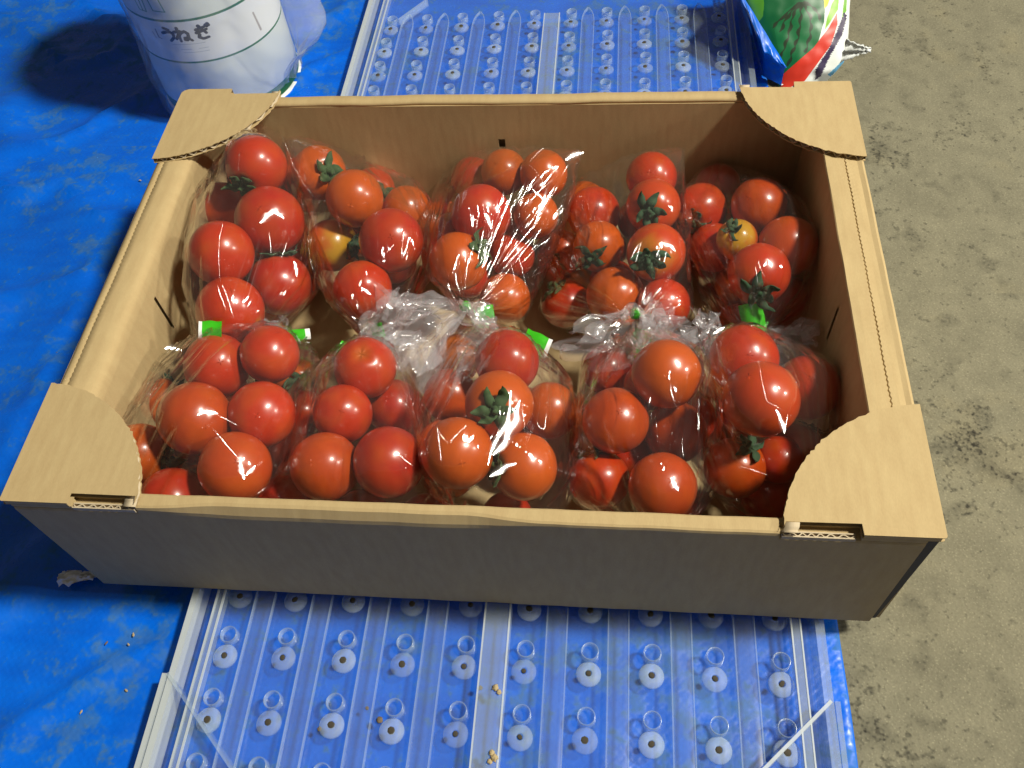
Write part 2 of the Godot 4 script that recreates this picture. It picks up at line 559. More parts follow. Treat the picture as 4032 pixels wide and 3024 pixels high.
	# side walls: hollow, rolled over to a wide flat top with a perforated fold
	for s in [-1.0, 1.0]:
		var shell := begin(false)
		var z0 := -0.1395
		var z1 := 0.1398
		slot_wall(shell, s * 0.1892, -s, z0, z1, 0.0034, 0.0985 if s > 0 else 0.0925, 0.0078, 0.0013 if s > 0 else 0.0011, 0.0535, 0.0815)
		slot_wall(shell, s * 0.1905, s, z0, z1, 0.0034, 0.0985 if s > 0 else 0.0925, 0.0078, 0.0013 if s > 0 else 0.0011, 0.0535, 0.0815)
		box(shell, Vector3(s * 0.2088, 0.0490, 0), Vector3(0.0032, 0.0975, 0.291))
		put("side_wall", shell, M.card, t)
		var top := begin(s < 0)
		var rows := []
		var count := 190
		for i in count + 1:
			var z := lerpf(-0.143, 0.143, float(i) / count)
			var w := 0.0003 * n.get_noise_2d(z * 2.5, s * 7.0)
			var saw := 0.00028 * (1.0 if i % 2 == 0 else -1.0) + 0.0002 * n2.get_noise_1d(z * 9.0)
			var row := PackedVector3Array()
			var prof := [[0.1890, 0.0950], [0.1890, 0.0991], [0.1895, 0.0998], [0.1935, 0.0998], [0.1996 + saw, 0.0996], [0.2000 + saw, 0.0989], [0.2005 + saw, 0.0996], [0.2040, 0.0993], [0.2068, 0.0992], [0.2092, 0.0997], [0.2105, 0.0990], [0.2108, 0.0970]]
			if s < 0:
				prof = [[0.1889, 0.0900], [0.1892, 0.0945], [0.1902, 0.0968], [0.1925, 0.0983], [0.1965, 0.0992], [0.2010, 0.0996], [0.2046 + saw, 0.0996], [0.2049 + saw, 0.0990], [0.2053 + saw, 0.0996], [0.2080, 0.0994], [0.2100, 0.0982], [0.2107, 0.0960]]
			for q in prof:
				row.append(Vector3(s * (q[0] + w), q[1] + 0.0003 * n.get_noise_2d(z * 2.0, q[0] * 60.0), z))
			rows.append(row)
		for i in count:
			for j in rows[i].size() - 1:
				if s > 0:
					quad(top, rows[i + 1][j], rows[i + 1][j + 1], rows[i][j + 1], rows[i][j])
				else:
					quad(top, rows[i][j], rows[i][j + 1], rows[i + 1][j + 1], rows[i + 1][j])
		put("side_top", top, M.card, t)
	# dark navy strip at the right wall that shows past the front panel
	st = begin(false)
	var sec := []
	for q in [[0.0, 0.2050, 0.2082], [0.05, 0.2050, 0.2098], [0.0985, 0.2050, 0.2108]]:
		sec.append(PackedVector3Array([Vector3(q[1], q[0] + 0.001, 0.1440), Vector3(q[1], q[0] + 0.001, 0.1462), Vector3(q[2], q[0] + 0.001, 0.1462), Vector3(q[2], q[0] + 0.001, 0.1440)]))
	sweep(st, sec)
	put("navy_edge", st, M.navy, t)
	var k := 60
	for s in [[-1, 1], [-1, -1], [1, 1], [1, -1]]:
		gusset(t, s[0], s[1], k)
		k += 1

# ---------- small mesh helpers ----------

func begin(smooth := true) -> SurfaceTool:
	var st := SurfaceTool.new()
	st.begin(Mesh.PRIMITIVE_TRIANGLES)
	st.set_smooth_group(0 if smooth else -1)
	return st

func tri(st: SurfaceTool, a: Vector3, b: Vector3, c: Vector3) -> void:   # counterclockwise seen from outside
	st.add_vertex(a); st.add_vertex(c); st.add_vertex(b)

func quad(st: SurfaceTool, a: Vector3, b: Vector3, c: Vector3, d: Vector3) -> void:
	tri(st, a, b, c); tri(st, a, c, d)

func box(st: SurfaceTool, c: Vector3, s: Vector3, turn := Basis()) -> void:
	var h := s / 2.0
	var p := []
	for x in [-1, 1]:
		for y in [-1, 1]:
			for z in [-1, 1]:
				p.append(c + turn * Vector3(x * h.x, y * h.y, z * h.z))
	quad(st, p[0], p[1], p[3], p[2]); quad(st, p[4], p[6], p[7], p[5])
	quad(st, p[0], p[4], p[5], p[1]); quad(st, p[2], p[3], p[7], p[6])
	quad(st, p[0], p[2], p[6], p[4]); quad(st, p[1], p[5], p[7], p[3])

func grid(st: SurfaceTool, rows: Array, around := false) -> void:        # rows of points; outside where row x column turns counterclockwise
	for i in rows.size() - 1:
		var a: PackedVector3Array = rows[i]
		var b: PackedVector3Array = rows[i + 1]
		var n := a.size()
		for j in (n if around else n - 1):
			var k := (j + 1) % n
			quad(st, a[j], b[j], b[k], a[k])

func tube(st: SurfaceTool, pts: Array, radii: Array, sides := 8) -> void:
	var rows := []
	var side := Vector3.ZERO
	for i in pts.size():
		var t: Vector3 = (pts[mini(i + 1, pts.size() - 1)] - pts[maxi(i - 1, 0)]).normalized()
		if side == Vector3.ZERO:
			side = t.cross(Vector3.UP if absf(t.y) < 0.9 else Vector3.RIGHT).normalized()
		side = (side - t * side.dot(t)).normalized()
		var up := t.cross(side)
		var row := PackedVector3Array()
		for k in sides:
			var a := TAU * k / sides
			row.append(pts[i] + (side * cos(a) + up * sin(a)) * float(radii[i]))
		rows.append(row)
	for i in rows.size() - 1:
		for j in sides:
			var k := (j + 1) % sides
			quad(st, rows[i][j], rows[i][k], rows[i + 1][k], rows[i + 1][j])
	for j in range(1, sides - 1):
		tri(st, rows[0][0], rows[0][j + 1], rows[0][j])
		var e: PackedVector3Array = rows[-1]
		tri(st, e[0], e[j], e[j + 1])

func lathe(st: SurfaceTool, c: Vector3, prof: Array, sides := 32) -> void:   # profile of (radius, y) going up
	var rows := []
	for p in prof:
		var row := PackedVector3Array()
		for k in sides:
			var a := TAU * k / sides
			row.append(c + Vector3(sin(a) * p[0], p[1], cos(a) * p[0]))
		rows.append(row)
	for i in rows.size() - 1:
		for j in sides:
			var k := (j + 1) % sides
			quad(st, rows[i][j], rows[i][k], rows[i + 1][k], rows[i + 1][j])

func done(st: SurfaceTool) -> ArrayMesh:
	st.generate_normals()
	st.index()
	return st.commit()

func put(called: String, shape, mat: Material, parent: Node3D = self) -> MeshInstance3D:
	var o := MeshInstance3D.new()
	o.name = called
	o.mesh = done(shape) if shape is SurfaceTool else shape
	o.material_override = mat
	parent.add_child(o, true)
	return o

func thing(called: String, label: String, category: String, at := Vector3.ZERO, group := "") -> Node3D:
	var o := Node3D.new()
	o.name = called
	o.position = at
	add_child(o, true)
	tag(o, label, category, group)
	return o

func tag(o: Node3D, label: String, category: String, group := "") -> void:
	o.set_meta("label", label)
	o.set_meta("category", category)
	if group:
		o.set_meta("group", group)

func lin(r: float, g: float, b: float, a := 1.0) -> Color:
	var c := Color(r, g, b).linear_to_srgb()
	c.a = a
	return c

func solid(c: Color, rough := 0.8, spec := 0.5) -> StandardMaterial3D:
	var m := StandardMaterial3D.new()
	m.albedo_color = c
	m.roughness = rough
	m.metallic_specular = spec
	return m

func clear(c: Color, alpha: float, rough := 0.1, spec := 0.5) -> StandardMaterial3D:
	var m := solid(c, rough, spec)
	m.transparency = BaseMaterial3D.TRANSPARENCY_ALPHA
	m.albedo_color.a = alpha
	m.cull_mode = BaseMaterial3D.CULL_DISABLED
	return m

func noise(freq: float, seed_ := 1, octaves := 4) -> FastNoiseLite:
	var n := FastNoiseLite.new()
	n.noise_type = FastNoiseLite.TYPE_SIMPLEX_SMOOTH
	n.frequency = freq
	n.seed = seed_
	n.fractal_octaves = octaves
	return n

func picture(im: Image) -> ImageTexture:
	return ImageTexture.create_from_image(im)

func on_world(m: StandardMaterial3D, tiles_per_metre: float) -> StandardMaterial3D:
	m.uv1_triplanar = true
	m.uv1_world_triplanar = true
	m.uv1_scale = Vector3.ONE * tiles_per_metre
	return m

func fill_shape(im: Image, pts: Array, c: Color, wob := 0.0, seed_ := 0) -> void:   # polygon in pixels
	var lo := 1e9
	var hi := -1e9
	for p in pts:
		lo = minf(lo, p.y); hi = maxf(hi, p.y)
	var nz := noise(0.08, seed_, 2)
	for y in range(maxi(0, int(lo)), mini(im.get_height(), int(hi) + 1)):
		var xs := []
		for i in pts.size():
			var a: Vector2 = pts[i]
			var b: Vector2 = pts[(i + 1) % pts.size()]
			if (a.y <= y) != (b.y <= y):
				xs.append(a.x + (y - a.y) / (b.y - a.y) * (b.x - a.x) + wob * nz.get_noise_2d(y * 3.0, i * 40.0))
		xs.sort()
		for k in range(0, xs.size() - 1, 2):
			var x0 := clampi(int(xs[k]), 0, im.get_width())
			var x1 := clampi(int(xs[k + 1]) + 1, 0, im.get_width())
			if x1 > x0:
				im.fill_rect(Rect2i(x0, y, x1 - x0, 1), c)

func stroke(im: Image, pts: Array, w0: float, w1: float, c: Color) -> void:
	for i in pts.size() - 1:
		var a: Vector2 = pts[i]
		var b: Vector2 = pts[i + 1]
		var n := int(a.distance_to(b) / 0.7) + 1
		for k in n + 1:
			var p := a.lerp(b, float(k) / n)
			var r := lerpf(w0, w1, (i + float(k) / n) / (pts.size() - 1)) / 2.0
			for dy in range(-int(r) - 1, int(r) + 2):
				var half := r * r - dy * dy
				if half >= 0:
					im.fill_rect(Rect2i(int(p.x - sqrt(half)), int(p.y) + dy, int(2 * sqrt(half)) + 1, 1), c)

# ---------- tomatoes ----------
const TONE := {"r": [0.43, 0.028, 0.004], "ro": [0.45, 0.045, 0.005], "o": [0.47, 0.076, 0.005], "b": [0.41, 0.050, 0.005], "d": [0.37, 0.019, 0.005], "p": [0.42, 0.024, 0.009], "y": [0.45, 0.060, 0.006], "y2": [0.45, 0.042, 0.005], "y3": [0.46, 0.120, 0.010], "r2": [0.44, 0.042, 0.004]}
const BAG_OF := {"A1": "rear bag by the left wall", "A2": "second rear bag", "A3": "middle rear bag", "A4": "fourth rear bag", "A5": "shaded rear bag", "B1": "front bag by the left wall", "B2": "second front bag", "B3": "middle front bag", "B4": "fourth front bag", "B5": "front bag by the right wall"}

func tomato_mesh(tone: String, variant: int) -> ArrayMesh:
	var n := noise(1.1, 70 + variant * 3 + tone.hash() % 50, 2)
	var n2 := noise(3.2, 90 + variant, 3)
	var base := Color(TONE[tone][0], TONE[tone][1], TONE[tone][2])
	var warm := Color(0.46, 0.090, 0.006)
	var nv := 26
	var nu := 36
	var st := SurfaceTool.new()
	st.begin(Mesh.PRIMITIVE_TRIANGLES)
	var pts := []
	var cols := []
	var stretch := 1.0 + 0.03 * (variant - 1)
	for i in nv + 1:
		var t := PI * i / nv
		for j in nu:
			var a := TAU * j / nu
			var d := Vector3(sin(t) * cos(a), cos(t), sin(t) * sin(a))
			var r := 1.0 - 0.16 * exp(-pow(t / 0.30, 2.0)) + 0.018 * n.get_noise_3dv(d)
			r += 0.010 * cos(a * 5.0) * exp(-pow((t - 0.35) / 0.3, 2.0))
			pts.append(Vector3(d.x * r, d.y * r * stretch, d.z * r))
			var k := 0.5 + 0.8 * n.get_noise_3dv(d * 0.8) + 0.12 * n2.get_noise_3dv(d * 1.5)
			var c := base.lerp(warm, clampf(k - 0.35, 0.0, 1.0) * 0.55)
			c = c * (1.0 + 0.09 * n2.get_noise_3dv(d * 2.0))
			if tone.begins_with("y"):
				var edge := 1.2 if tone == "y" else 0.75
				var s := smoothstep(edge + 0.35, edge - 0.35, t + 0.35 * n.get_noise_3dv(d * 1.3) + 0.12 * n2.get_noise_3dv(d * 2.0))
				c = c.lerp(Color(0.50, 0.27, 0.018) if tone == "y" else Color(0.50, 0.20, 0.018), s * (0.95 if tone == "y" else 0.7))
			else:
				c = c.lerp(Color(0.45, 0.20, 0.02), 0.4 * exp(-pow(t / 0.3, 2.0)))
			cols.append(c)
	for i in nv:
		for j in nu:
			var k := (j + 1) % nu
			for q in [[i * nu + j, (i + 1) * nu + k, (i + 1) * nu + j], [i * nu + j, i * nu + k, (i + 1) * nu + k]]:
				for w in [q[0], q[2], q[1]] if false else q:
					st.set_color(cols[w])
					st.set_smooth_group(0)
					st.add_vertex(pts[w])
	st.generate_normals()
	st.index()
	return st.commit()

func calyx_mesh(variant: int) -> ArrayMesh:
	# a star of narrow sepals that hug the shoulder and curl up at the tips, round a stub of stalk
	var st := begin()
	var count: int = [5, 6, 5, 6, 6, 5][variant]
	for k in count:
		var a := TAU * (k + rng.randf_range(-0.2, 0.2)) / count
		var L := rng.randf_range(0.0062, 0.0112)
		var curl := rng.randf_range(-0.0004, 0.0075)
		var bend := rng.randf_range(-0.7, 0.7)
		var twist := rng.randf_range(-0.9, 0.9)
		var w := rng.randf_range(0.0013, 0.0021)
		var rows := []
		for i in 10:
			var s := i / 9.0
			var ang := a + bend * s * s
			var out := Vector3(cos(ang), 0, sin(ang))
			var side := Vector3(-sin(ang), 0, cos(ang)).rotated(out, twist * s * s)
			var rad := 0.0008 + L * (s - 0.22 * maxf(0.0, curl / 0.0075) * s * s * s)
			var y := 0.0010 - rad * rad / 0.040 + 0.0010 * sin(s * 3.0) + curl * s * s * s + 0.0004 * sin(s * 11.0 + k)
			var half := w * (0.62 + 0.6 * sin(PI * minf(1.0, s * 0.7 + 0.15)) + 0.12 * sin(s * 13.0 + k * 2.0)) * (1.0 - 0.88 * pow(s, 4.0))
			var c := out * rad + Vector3(0, y, 0)
			var lip := side.cross(out) * (0.00055 * (1.0 - s))
			if lip.y < 0:
				lip = -lip
			var under := Vector3(0, -0.00045, 0)
			rows.append(PackedVector3Array([c - side * half + lip, c, c + side * half + lip, c + side * half * 0.92 + lip + under, c + under * 1.2, c - side * half * 0.92 + lip + under]))
		grid(st, rows, true)
		var e: PackedVector3Array = rows[-1]
		quad(st, e[0], e[1], e[4], e[5]); quad(st, e[1], e[2], e[3], e[4])
	var lean := Vector3(rng.randf_range(-0.4, 0.4), 1, rng.randf_range(-0.4, 0.4)).normalized()
	tube(st, [Vector3(0, -0.001, 0), Vector3(0, 0.0012, 0), lean * 0.0026, lean * 0.0036], [0.0018, 0.0014, 0.0010, 0.0012], 7)
	return done(st)

func fruit() -> void:
	var meshes := {}
	for tone in TONE:
		for v in 3:
			meshes["%s%d" % [tone, v]] = tomato_mesh(tone, v)
	var stars := []
	for v in 6:
		stars.append(calyx_mesh(v))
	var i := 0
	for row in FRUIT:
		var at := Vector3(row[1], row[2], row[3])
		var r: float = row[4]
		var axis := Vector3(row[6], row[7], row[8]).normalized()
		var label: String = row[10]
		var t: Node3D
		if label:
			t = thing("tomato", label, "tomato", at, "tomatoes in the clear bags")
		else:
			t = thing("tomato", "tomato buried under others at the bottom of the " + BAG_OF[row[0]], "tomato", at, "tomatoes buried in the " + BAG_OF[row[0]])
		var side := axis.cross(Vector3(0.3, 0.5, 0.8)).normalized()
		t.basis = Basis(side, axis, side.cross(axis)).rotated(axis, rng.randf() * TAU)
		var b := put("flesh", meshes["%s%d" % [row[5], i % 3]], M.skin, t)
		b.scale = Vector3.ONE * r
		if row[9] > 0:
			var c := put("calyx", stars[i % 6], M.leaf if i % 3 else M.leaf_pale, t)
			c.position = Vector3(0, r * 0.84, 0)
			c.scale = Vector3.ONE * (r / 0.0168) * (1.32 if row[9] == 1 else 0.9)
		i += 1

# ---------- film bags ----------
func bag(code: String, label: String, neck: Vector3, corners: Array, seed_: int, tail: Array, flags: Array) -> void:
	var R := RandomNumberGenerator.new()
	R.seed = seed_
	var cs := []
	var rs := []
	var mid := Vector3.ZERO
	for row in FRUIT:
		if row[0] == code:
			cs.append(Vector3(row[1], row[2], row[3]))
			rs.append(row[4] + 0.0011)
			mid += cs[-1]
	mid /= cs.size()
	mid = mid.lerp(Vector3(mid.x, 0.045, mid.z), 0.4)
	var hs := cs.duplicate()
	var hr := rs.duplicate()
	hs.append(neck); hr.append(0.0045)
	for c in corners:
		hs.append(c); hr.append(0.0012)
	var us := []
	var hu := []
	for i in 190:
		var u := Vector3(R.randfn(), R.randfn(), R.randfn()).normalized()
		var best := -1.0
		for k in hs.size():
			best = maxf(best, (hs[k] - mid).dot(u) + hr[k])
		us.append(u); hu.append(best)
	var axis := (neck - mid).normalized()
	var e1 := axis.cross(Vector3.UP).normalized()
	var e2 := axis.cross(e1)
	var nt := 60
	var np := 168
	var nz := noise(1.0, seed_ + 5, 2)
	var seams := [R.randi() % np, 0]
	seams[1] = (seams[0] + np / 2 + R.randi_range(-12, 12)) % np
	var creases := []
	for k in 8:
		var t0 := R.randf_range(0.02, 1.6)
		creases.append([R.randf() * TAU, t0, t0 + R.randf_range(0.5, 1.7), R.randf_range(-0.35, 0.35), R.randf_range(0.0009, 0.0024), R.randf_range(0.035, 0.075)])
	var rows := []
	var rows2 := []
	for i in nt + 1:
		var th := PI * pow(float(i) / nt, 1.12)
		var row := PackedVector3Array()
		var row2 := PackedVector3Array()
		for j in np:
			var ph := TAU * j / np
			var d := axis * cos(th) + (e1 * cos(ph) + e2 * sin(ph)) * sin(th)
			var hull := 1e9
			for k in us.size():
				var q: float = d.dot(us[k])
				if q > 0.02:
					hull = minf(hull, hu[k] / q)
			var inner := 0.0
			for k in cs.size():
				var o: Vector3 = cs[k] - mid
				var b := o.dot(d)
				var q: float = b * b - (o.dot(o) - rs[k] * rs[k])
				if q > 0.0:
					inner = maxf(inner, b + sqrt(q))
			var fold := 1.0 - absf(nz.get_noise_3d(cos(ph) * 3.2, sin(ph) * 3.2, th * 0.35)) * 2.6
			var fold2 := 1.0 - absf(nz.get_noise_3d(cos(ph) * 7.0 + 9.0, sin(ph) * 7.0, th * 0.8)) * 2.6
			var near := exp(-th / 0.45)
			var rr := hull - 0.0012 + (0.0016 + 0.0022 * near) * maxf(fold, -0.5) + (0.0003 + 0.0011 * near) * maxf(fold2, -0.5)
			for s in seams:
				if j == s and th > 0.25 and th < 2.8:
					rr += 0.0022
			for c in creases:
				if th > c[1] and th < c[2]:
					var s: float = (th - c[1]) / (c[2] - c[1])
					var off := wrapf(ph - c[0] - c[3] * (s - 0.5), -PI, PI) * maxf(0.35, sin(th))
					if absf(off) < c[5]:
						rr += c[4] * sin(PI * s) * (1.0 - absf(off) / c[5])
			rr = maxf(rr, inner + 0.0003)
			if i == 0:
				rr = (neck - mid).length()
			var p := mid + d * rr
			p.y = maxf(p.y, 0.0042 + 0.0006 * fold)
			p.x = clampf(p.x, -0.1880, 0.1880)
			p.z = clampf(p.z, -0.1385, 0.1392)
			row.append(p)
			var ply := rr - 0.0006 - 0.0016 * absf(nz.get_noise_3d(cos(ph) * 4.5 + 3.0, sin(ph) * 4.5, th * 0.6 + 8.0)) * 2.0
			if ply > inner + 0.0002 and i > 0:
				var p2 := mid + d * ply
				p = Vector3(clampf(p2.x, -0.1876, 0.1876), maxf(p2.y, 0.0046), clampf(p2.z, -0.1381, 0.1388))
			else:
				p = p.lerp(mid, 0.004)
			row2.append(p)
		rows.append(row)
		rows2.append(row2)
	var st := begin()
	for layer in [rows, rows2]:
		for i in nt:
			for j in np:
				var k := (j + 1) % np
				quad(st, layer[i][j], layer[i + 1][j], layer[i + 1][k], layer[i][k])
	var t := thing("film_bag", label, "plastic bag", Vector3.ZERO, "tied clear bags of tomatoes")
	put("film", st, M.film, t)
	# folds added over the film, tilted to mirror the lamps as glints
	for f in GLINT_FOLD:
		if f[0] != code:
			continue
		var n0 := Vector3(f[2][0], f[2][1], f[2][2])
		var key := []
		for q in range(0, f[3].size(), 3):
			key.append(Vector3(f[3][q], f[3][q + 1], f[3][q + 2]))
		var path := []
		for q in key.size() - 1:
			for w in 4:
				path.append((key[q] as Vector3).cubic_interpolate(key[q + 1], key[maxi(q - 1, 0)], key[mini(q + 2, key.size() - 1)], w / 4.0))
		path.append(key[-1])
		var fold_st := begin()
		var frows := []
		for q in path.size():
			var tg: Vector3 = (path[mini(q + 1, path.size() - 1)] - path[maxi(q - 1, 0)]).normalized()
			var nn := (n0 - tg * n0.dot(tg)).normalized()
			var bi := tg.cross(nn)
			var s := float(q) / (path.size() - 1)
			var wide: float = float(f[1]) * (1.9 if f[1] > 1.3 else 0.62)
			var turn := 0.055 * nz.get_noise_2d(s * 2.2 + float(f[1]), n0.z * 60.0 + 5.0)
			nn = nn.rotated(tg, turn)
			bi = tg.cross(nn)
			var w: float = wide * 0.0005 * (0.12 + 0.88 * pow(sin(PI * clampf(s, 0.02, 0.98)), 0.9)) * (1.0 + 0.45 * nz.get_noise_2d(s * 3.0, float(f[1]) * 9.0 + n0.x * 50.0))
			var row := PackedVector3Array()
			for z in [-1.0, -0.5, 0.0, 0.5, 1.0]:
				row.append(path[q] + bi * (z * w) - nn * (z * z * w * (0.05 if f[1] > 1.3 else 0.16)))
			frows.append(row)
		for q in path.size() - 1:
			for z in 4:
				quad(fold_st, frows[q][z], frows[q + 1][z], frows[q + 1][z + 1], frows[q][z + 1])
		put("crease", fold_st, M.fold, t)
	# gathered tail past the tie
	var dir: Vector3 = (tail[0] as Vector3).normalized()
	var a1 := dir.cross(Vector3.UP if absf(dir.y) < 0.8 else Vector3.RIGHT).normalized()
	var a2 := dir.cross(a1)
	var length: float = tail[1]
	var spread: float = tail[2]
	var nzt := noise(1.0, seed_ + 17, 2)
	var trows := []
	for i in 25:
		var s := i / 24.0
		var row := PackedVector3Array()
		for j in 120:
			var ph := TAU * j / 120
			var pleat := sin(ph * 8.0 + 2.5 * nzt.get_noise_2d(s * 0.8, 4.0)) * 0.30 + 0.16 * sin(ph * 17.0 + s * 2.0) + 0.7 * nzt.get_noise_3d(cos(ph) * 1.6, sin(ph) * 1.6, s * 0.9)
			var rad := 0.0036 + spread * pow(s, 1.15) * (1.0 + 0.8 * pleat)
			var l := length * s * (1.0 + 0.35 * nzt.get_noise_3d(cos(ph) * 1.4 + 7.0, sin(ph) * 1.4, 0.0))
			var p := neck + dir * l + a1 * cos(ph) * rad * 1.25 + a2 * sin(ph) * rad * 0.6
			p += Vector3(nzt.get_noise_3d(cos(ph) * 1.5, sin(ph) * 1.5, s * 2.4), nzt.get_noise_3d(cos(ph) * 1.5, sin(ph) * 1.5 + 5.0, s * 2.4), nzt.get_noise_3d(cos(ph) * 1.5, sin(ph) * 1.5 + 9.0, s * 2.4)) * 0.010 * s
			p += Vector3(0, -float(tail[3]) * s * s, 0)
			p.x = clampf(p.x, -0.187, 0.187)
			row.append(p)
		trows.append(row)
	st = begin()
	for i in 24:
		for j in 120:
			var k := (j + 1) % 120
			quad(st, trows[i][j], trows[i][k], trows[i + 1][k], trows[i + 1][j])
	put("tail", st, M.film_thick, t)
	# tape round the neck, its ends pinched into a flag
	st = begin()
	tube(st, [neck - axis * 0.0025, neck - axis * 0.002, neck + axis * 0.002, neck + axis * 0.0025], [0.0022, 0.0027, 0.0027, 0.0022], 14)
	var band := put("tape", st, M.tape, t)
	for f in flags:
		var p0: Vector3 = f[0]
		var along: Vector3 = (f[1] as Vector3).normalized()
		var across: Vector3 = (f[2] as Vector3)
		across = (across - along * across.dot(along)).normalized()
		var nrm := along.cross(across)
		var fl := begin()
		var wh := begin()
		var cols := 12
		for part in 2:
			var frows := []
			for i in cols + 1:
				var s := (i / float(cols)) * 0.86 if part == 0 else 0.86 + 0.14 * i / cols
				var row := PackedVector3Array()
				for q in [-1.0, 0.0, 1.0]:
					row.append(p0 + along * (float(f[3]) * s) + across * (q * float(f[4]) / 2.0 * (1.0 - 0.05 * sin(s * 9.0))) + nrm * (float(f[5]) * sin(s * 2.6) + 0.0004 * q * q))
				for q in [1.0, 0.0, -1.0]:
					row.append(row[[2, 1, 0][int(1 - q)]] - nrm * 0.00022)
				frows.append(row)
			for i in cols:
				for j in 6:
					var k := (j + 1) % 6
					quad(fl if part == 0 else wh, frows[i][j], frows[i + 1][j], frows[i + 1][k], frows[i][k])
		put("tape_flag", fl, M.tape, t)
		if f[6]:
			put("tape_end", wh, M.tape_white, t)

func bags() -> void:
	var up := Vector3(-0.02, 0.56, -0.83)
	bag("A1", "clear bag of tomatoes standing in the rear corner against the left wall", Vector3(-0.150, 0.060, 0.032), [Vector3(-0.161, 0.085, -0.137), Vector3(-0.184, 0.052, -0.105)], 101, [Vector3(0.2, -0.2, 0.5), 0.018, 0.006, 0.01], [[Vector3(-0.1405, 0.086, 0.034), Vector3(-1, 0.12, 0.1), up, 0.0125, 0.0105, 0.001, true]])
	bag("A2", "clear bag of tomatoes, second along the back wall from the left", Vector3(-0.064, 0.045, 0.008), [Vector3(-0.140, 0.090, -0.119)], 102, [Vector3(0.5, 0.2, 0.6), 0.020, 0.008, 0.006], [[Vector3(-0.069, 0.049, 0.0065), Vector3(0.75, 0.35, -0.1), up, 0.0105, 0.009, 0.0012, false]])
	bag("A3", "clear bag of tomatoes in the middle of the back wall with long bright creases", Vector3(-0.013, 0.062, -0.005), [Vector3(0.051, 0.085, -0.109), Vector3(-0.043, 0.04, -0.119)], 103, [Vector3(-0.75, 0.28, 0.5), 0.046, 0.020, 0.012], [[Vector3(-0.006, 0.056, -0.004), Vector3(0.9, 0.2, -0.1), up, 0.011, 0.008, 0.001, false]])
	bag("A4", "clear bag of tomatoes along the back wall with a wide white film tail", Vector3(0.084, 0.064, 0.000), [Vector3(0.112, 0.080, -0.118), Vector3(0.045, 0.060, -0.107)], 104, [Vector3(0.0, 0.45, 0.75), 0.030, 0.022, 0.008], [[Vector3(0.083, 0.055, 0.010), Vector3(0.8, 0.1, 0.1), up, 0.009, 0.006, 0.001, false]])
	bag("A5", "clear bag of tomatoes shaded in the rear corner by the right wall", Vector3(0.151, 0.046, -0.001), [Vector3(0.18, 0.03, -0.12)], 105, [Vector3(0.8, 0.2, 0.5), 0.034, 0.011, 0.004], [[Vector3(0.1535, 0.046, 0.0005), Vector3(-0.28, 0.62, -0.55), Vector3(1, 0.1, 0.1), 0.0225, 0.0125, 0.002, false]])
	bag("B1", "clear bag of tomatoes in the front corner against the left wall", Vector3(-0.120, 0.050, 0.022), [Vector3(-0.184, 0.064, 0.036), Vector3(-0.184, 0.035, 0.120)], 106, [Vector3(-0.3, 0.6, -0.3), 0.016, 0.007, 0.0], [[Vector3(-0.121, 0.0545, 0.0145), Vector3(1, 0.08, -0.12), up, 0.0185, 0.0065, 0.0035, true]])
	bag("B2", "clear bag of tomatoes, second along the front wall from the left", Vector3(-0.081, 0.046, 0.021), [Vector3(-0.04, 0.02, 0.132)], 107, [Vector3(0.7, 0.5, -0.1), 0.034, 0.014, 0.004], [[Vector3(-0.080, 0.049, 0.019), Vector3(-0.8, 0.4, -0.3), up, 0.0085, 0.006, 0.001, false]])
	bag("B3", "clear bag of tomatoes in the middle of the front wall with a white glare patch", Vector3(0.017, 0.046, 0.013), [Vector3(-0.033, 0.05, 0.055), Vector3(0.04, 0.02, 0.132)], 108, [Vector3(-0.7, 0.5, 0.1), 0.038, 0.016, 0.006], [[Vector3(0.0215, 0.0525, 0.0095), Vector3(0.85, -0.05, 0.42), up, 0.0165, 0.0115, 0.0018, true]])
	bag("B4", "clear bag of tomatoes along the front wall with two long vertical streaks", Vector3(0.086, 0.050, 0.018), [Vector3(0.122, 0.05, 0.03)], 109, [Vector3(0.35, 0.6, -0.1), 0.022, 0.012, 0.0], [[Vector3(0.084, 0.052, 0.013), Vector3(0.8, 0.3, -0.2), up, 0.008, 0.006, 0.001, false]])
	bag("B5", "clear bag of tomatoes in the front corner against the right wall", Vector3(0.134, 0.056, 0.013), [Vector3(0.185, 0.045, 0.024), Vector3(0.183, 0.02, 0.128)], 110, [Vector3(-0.55, 0.45, 0.1), 0.018, 0.008, 0.002], [])

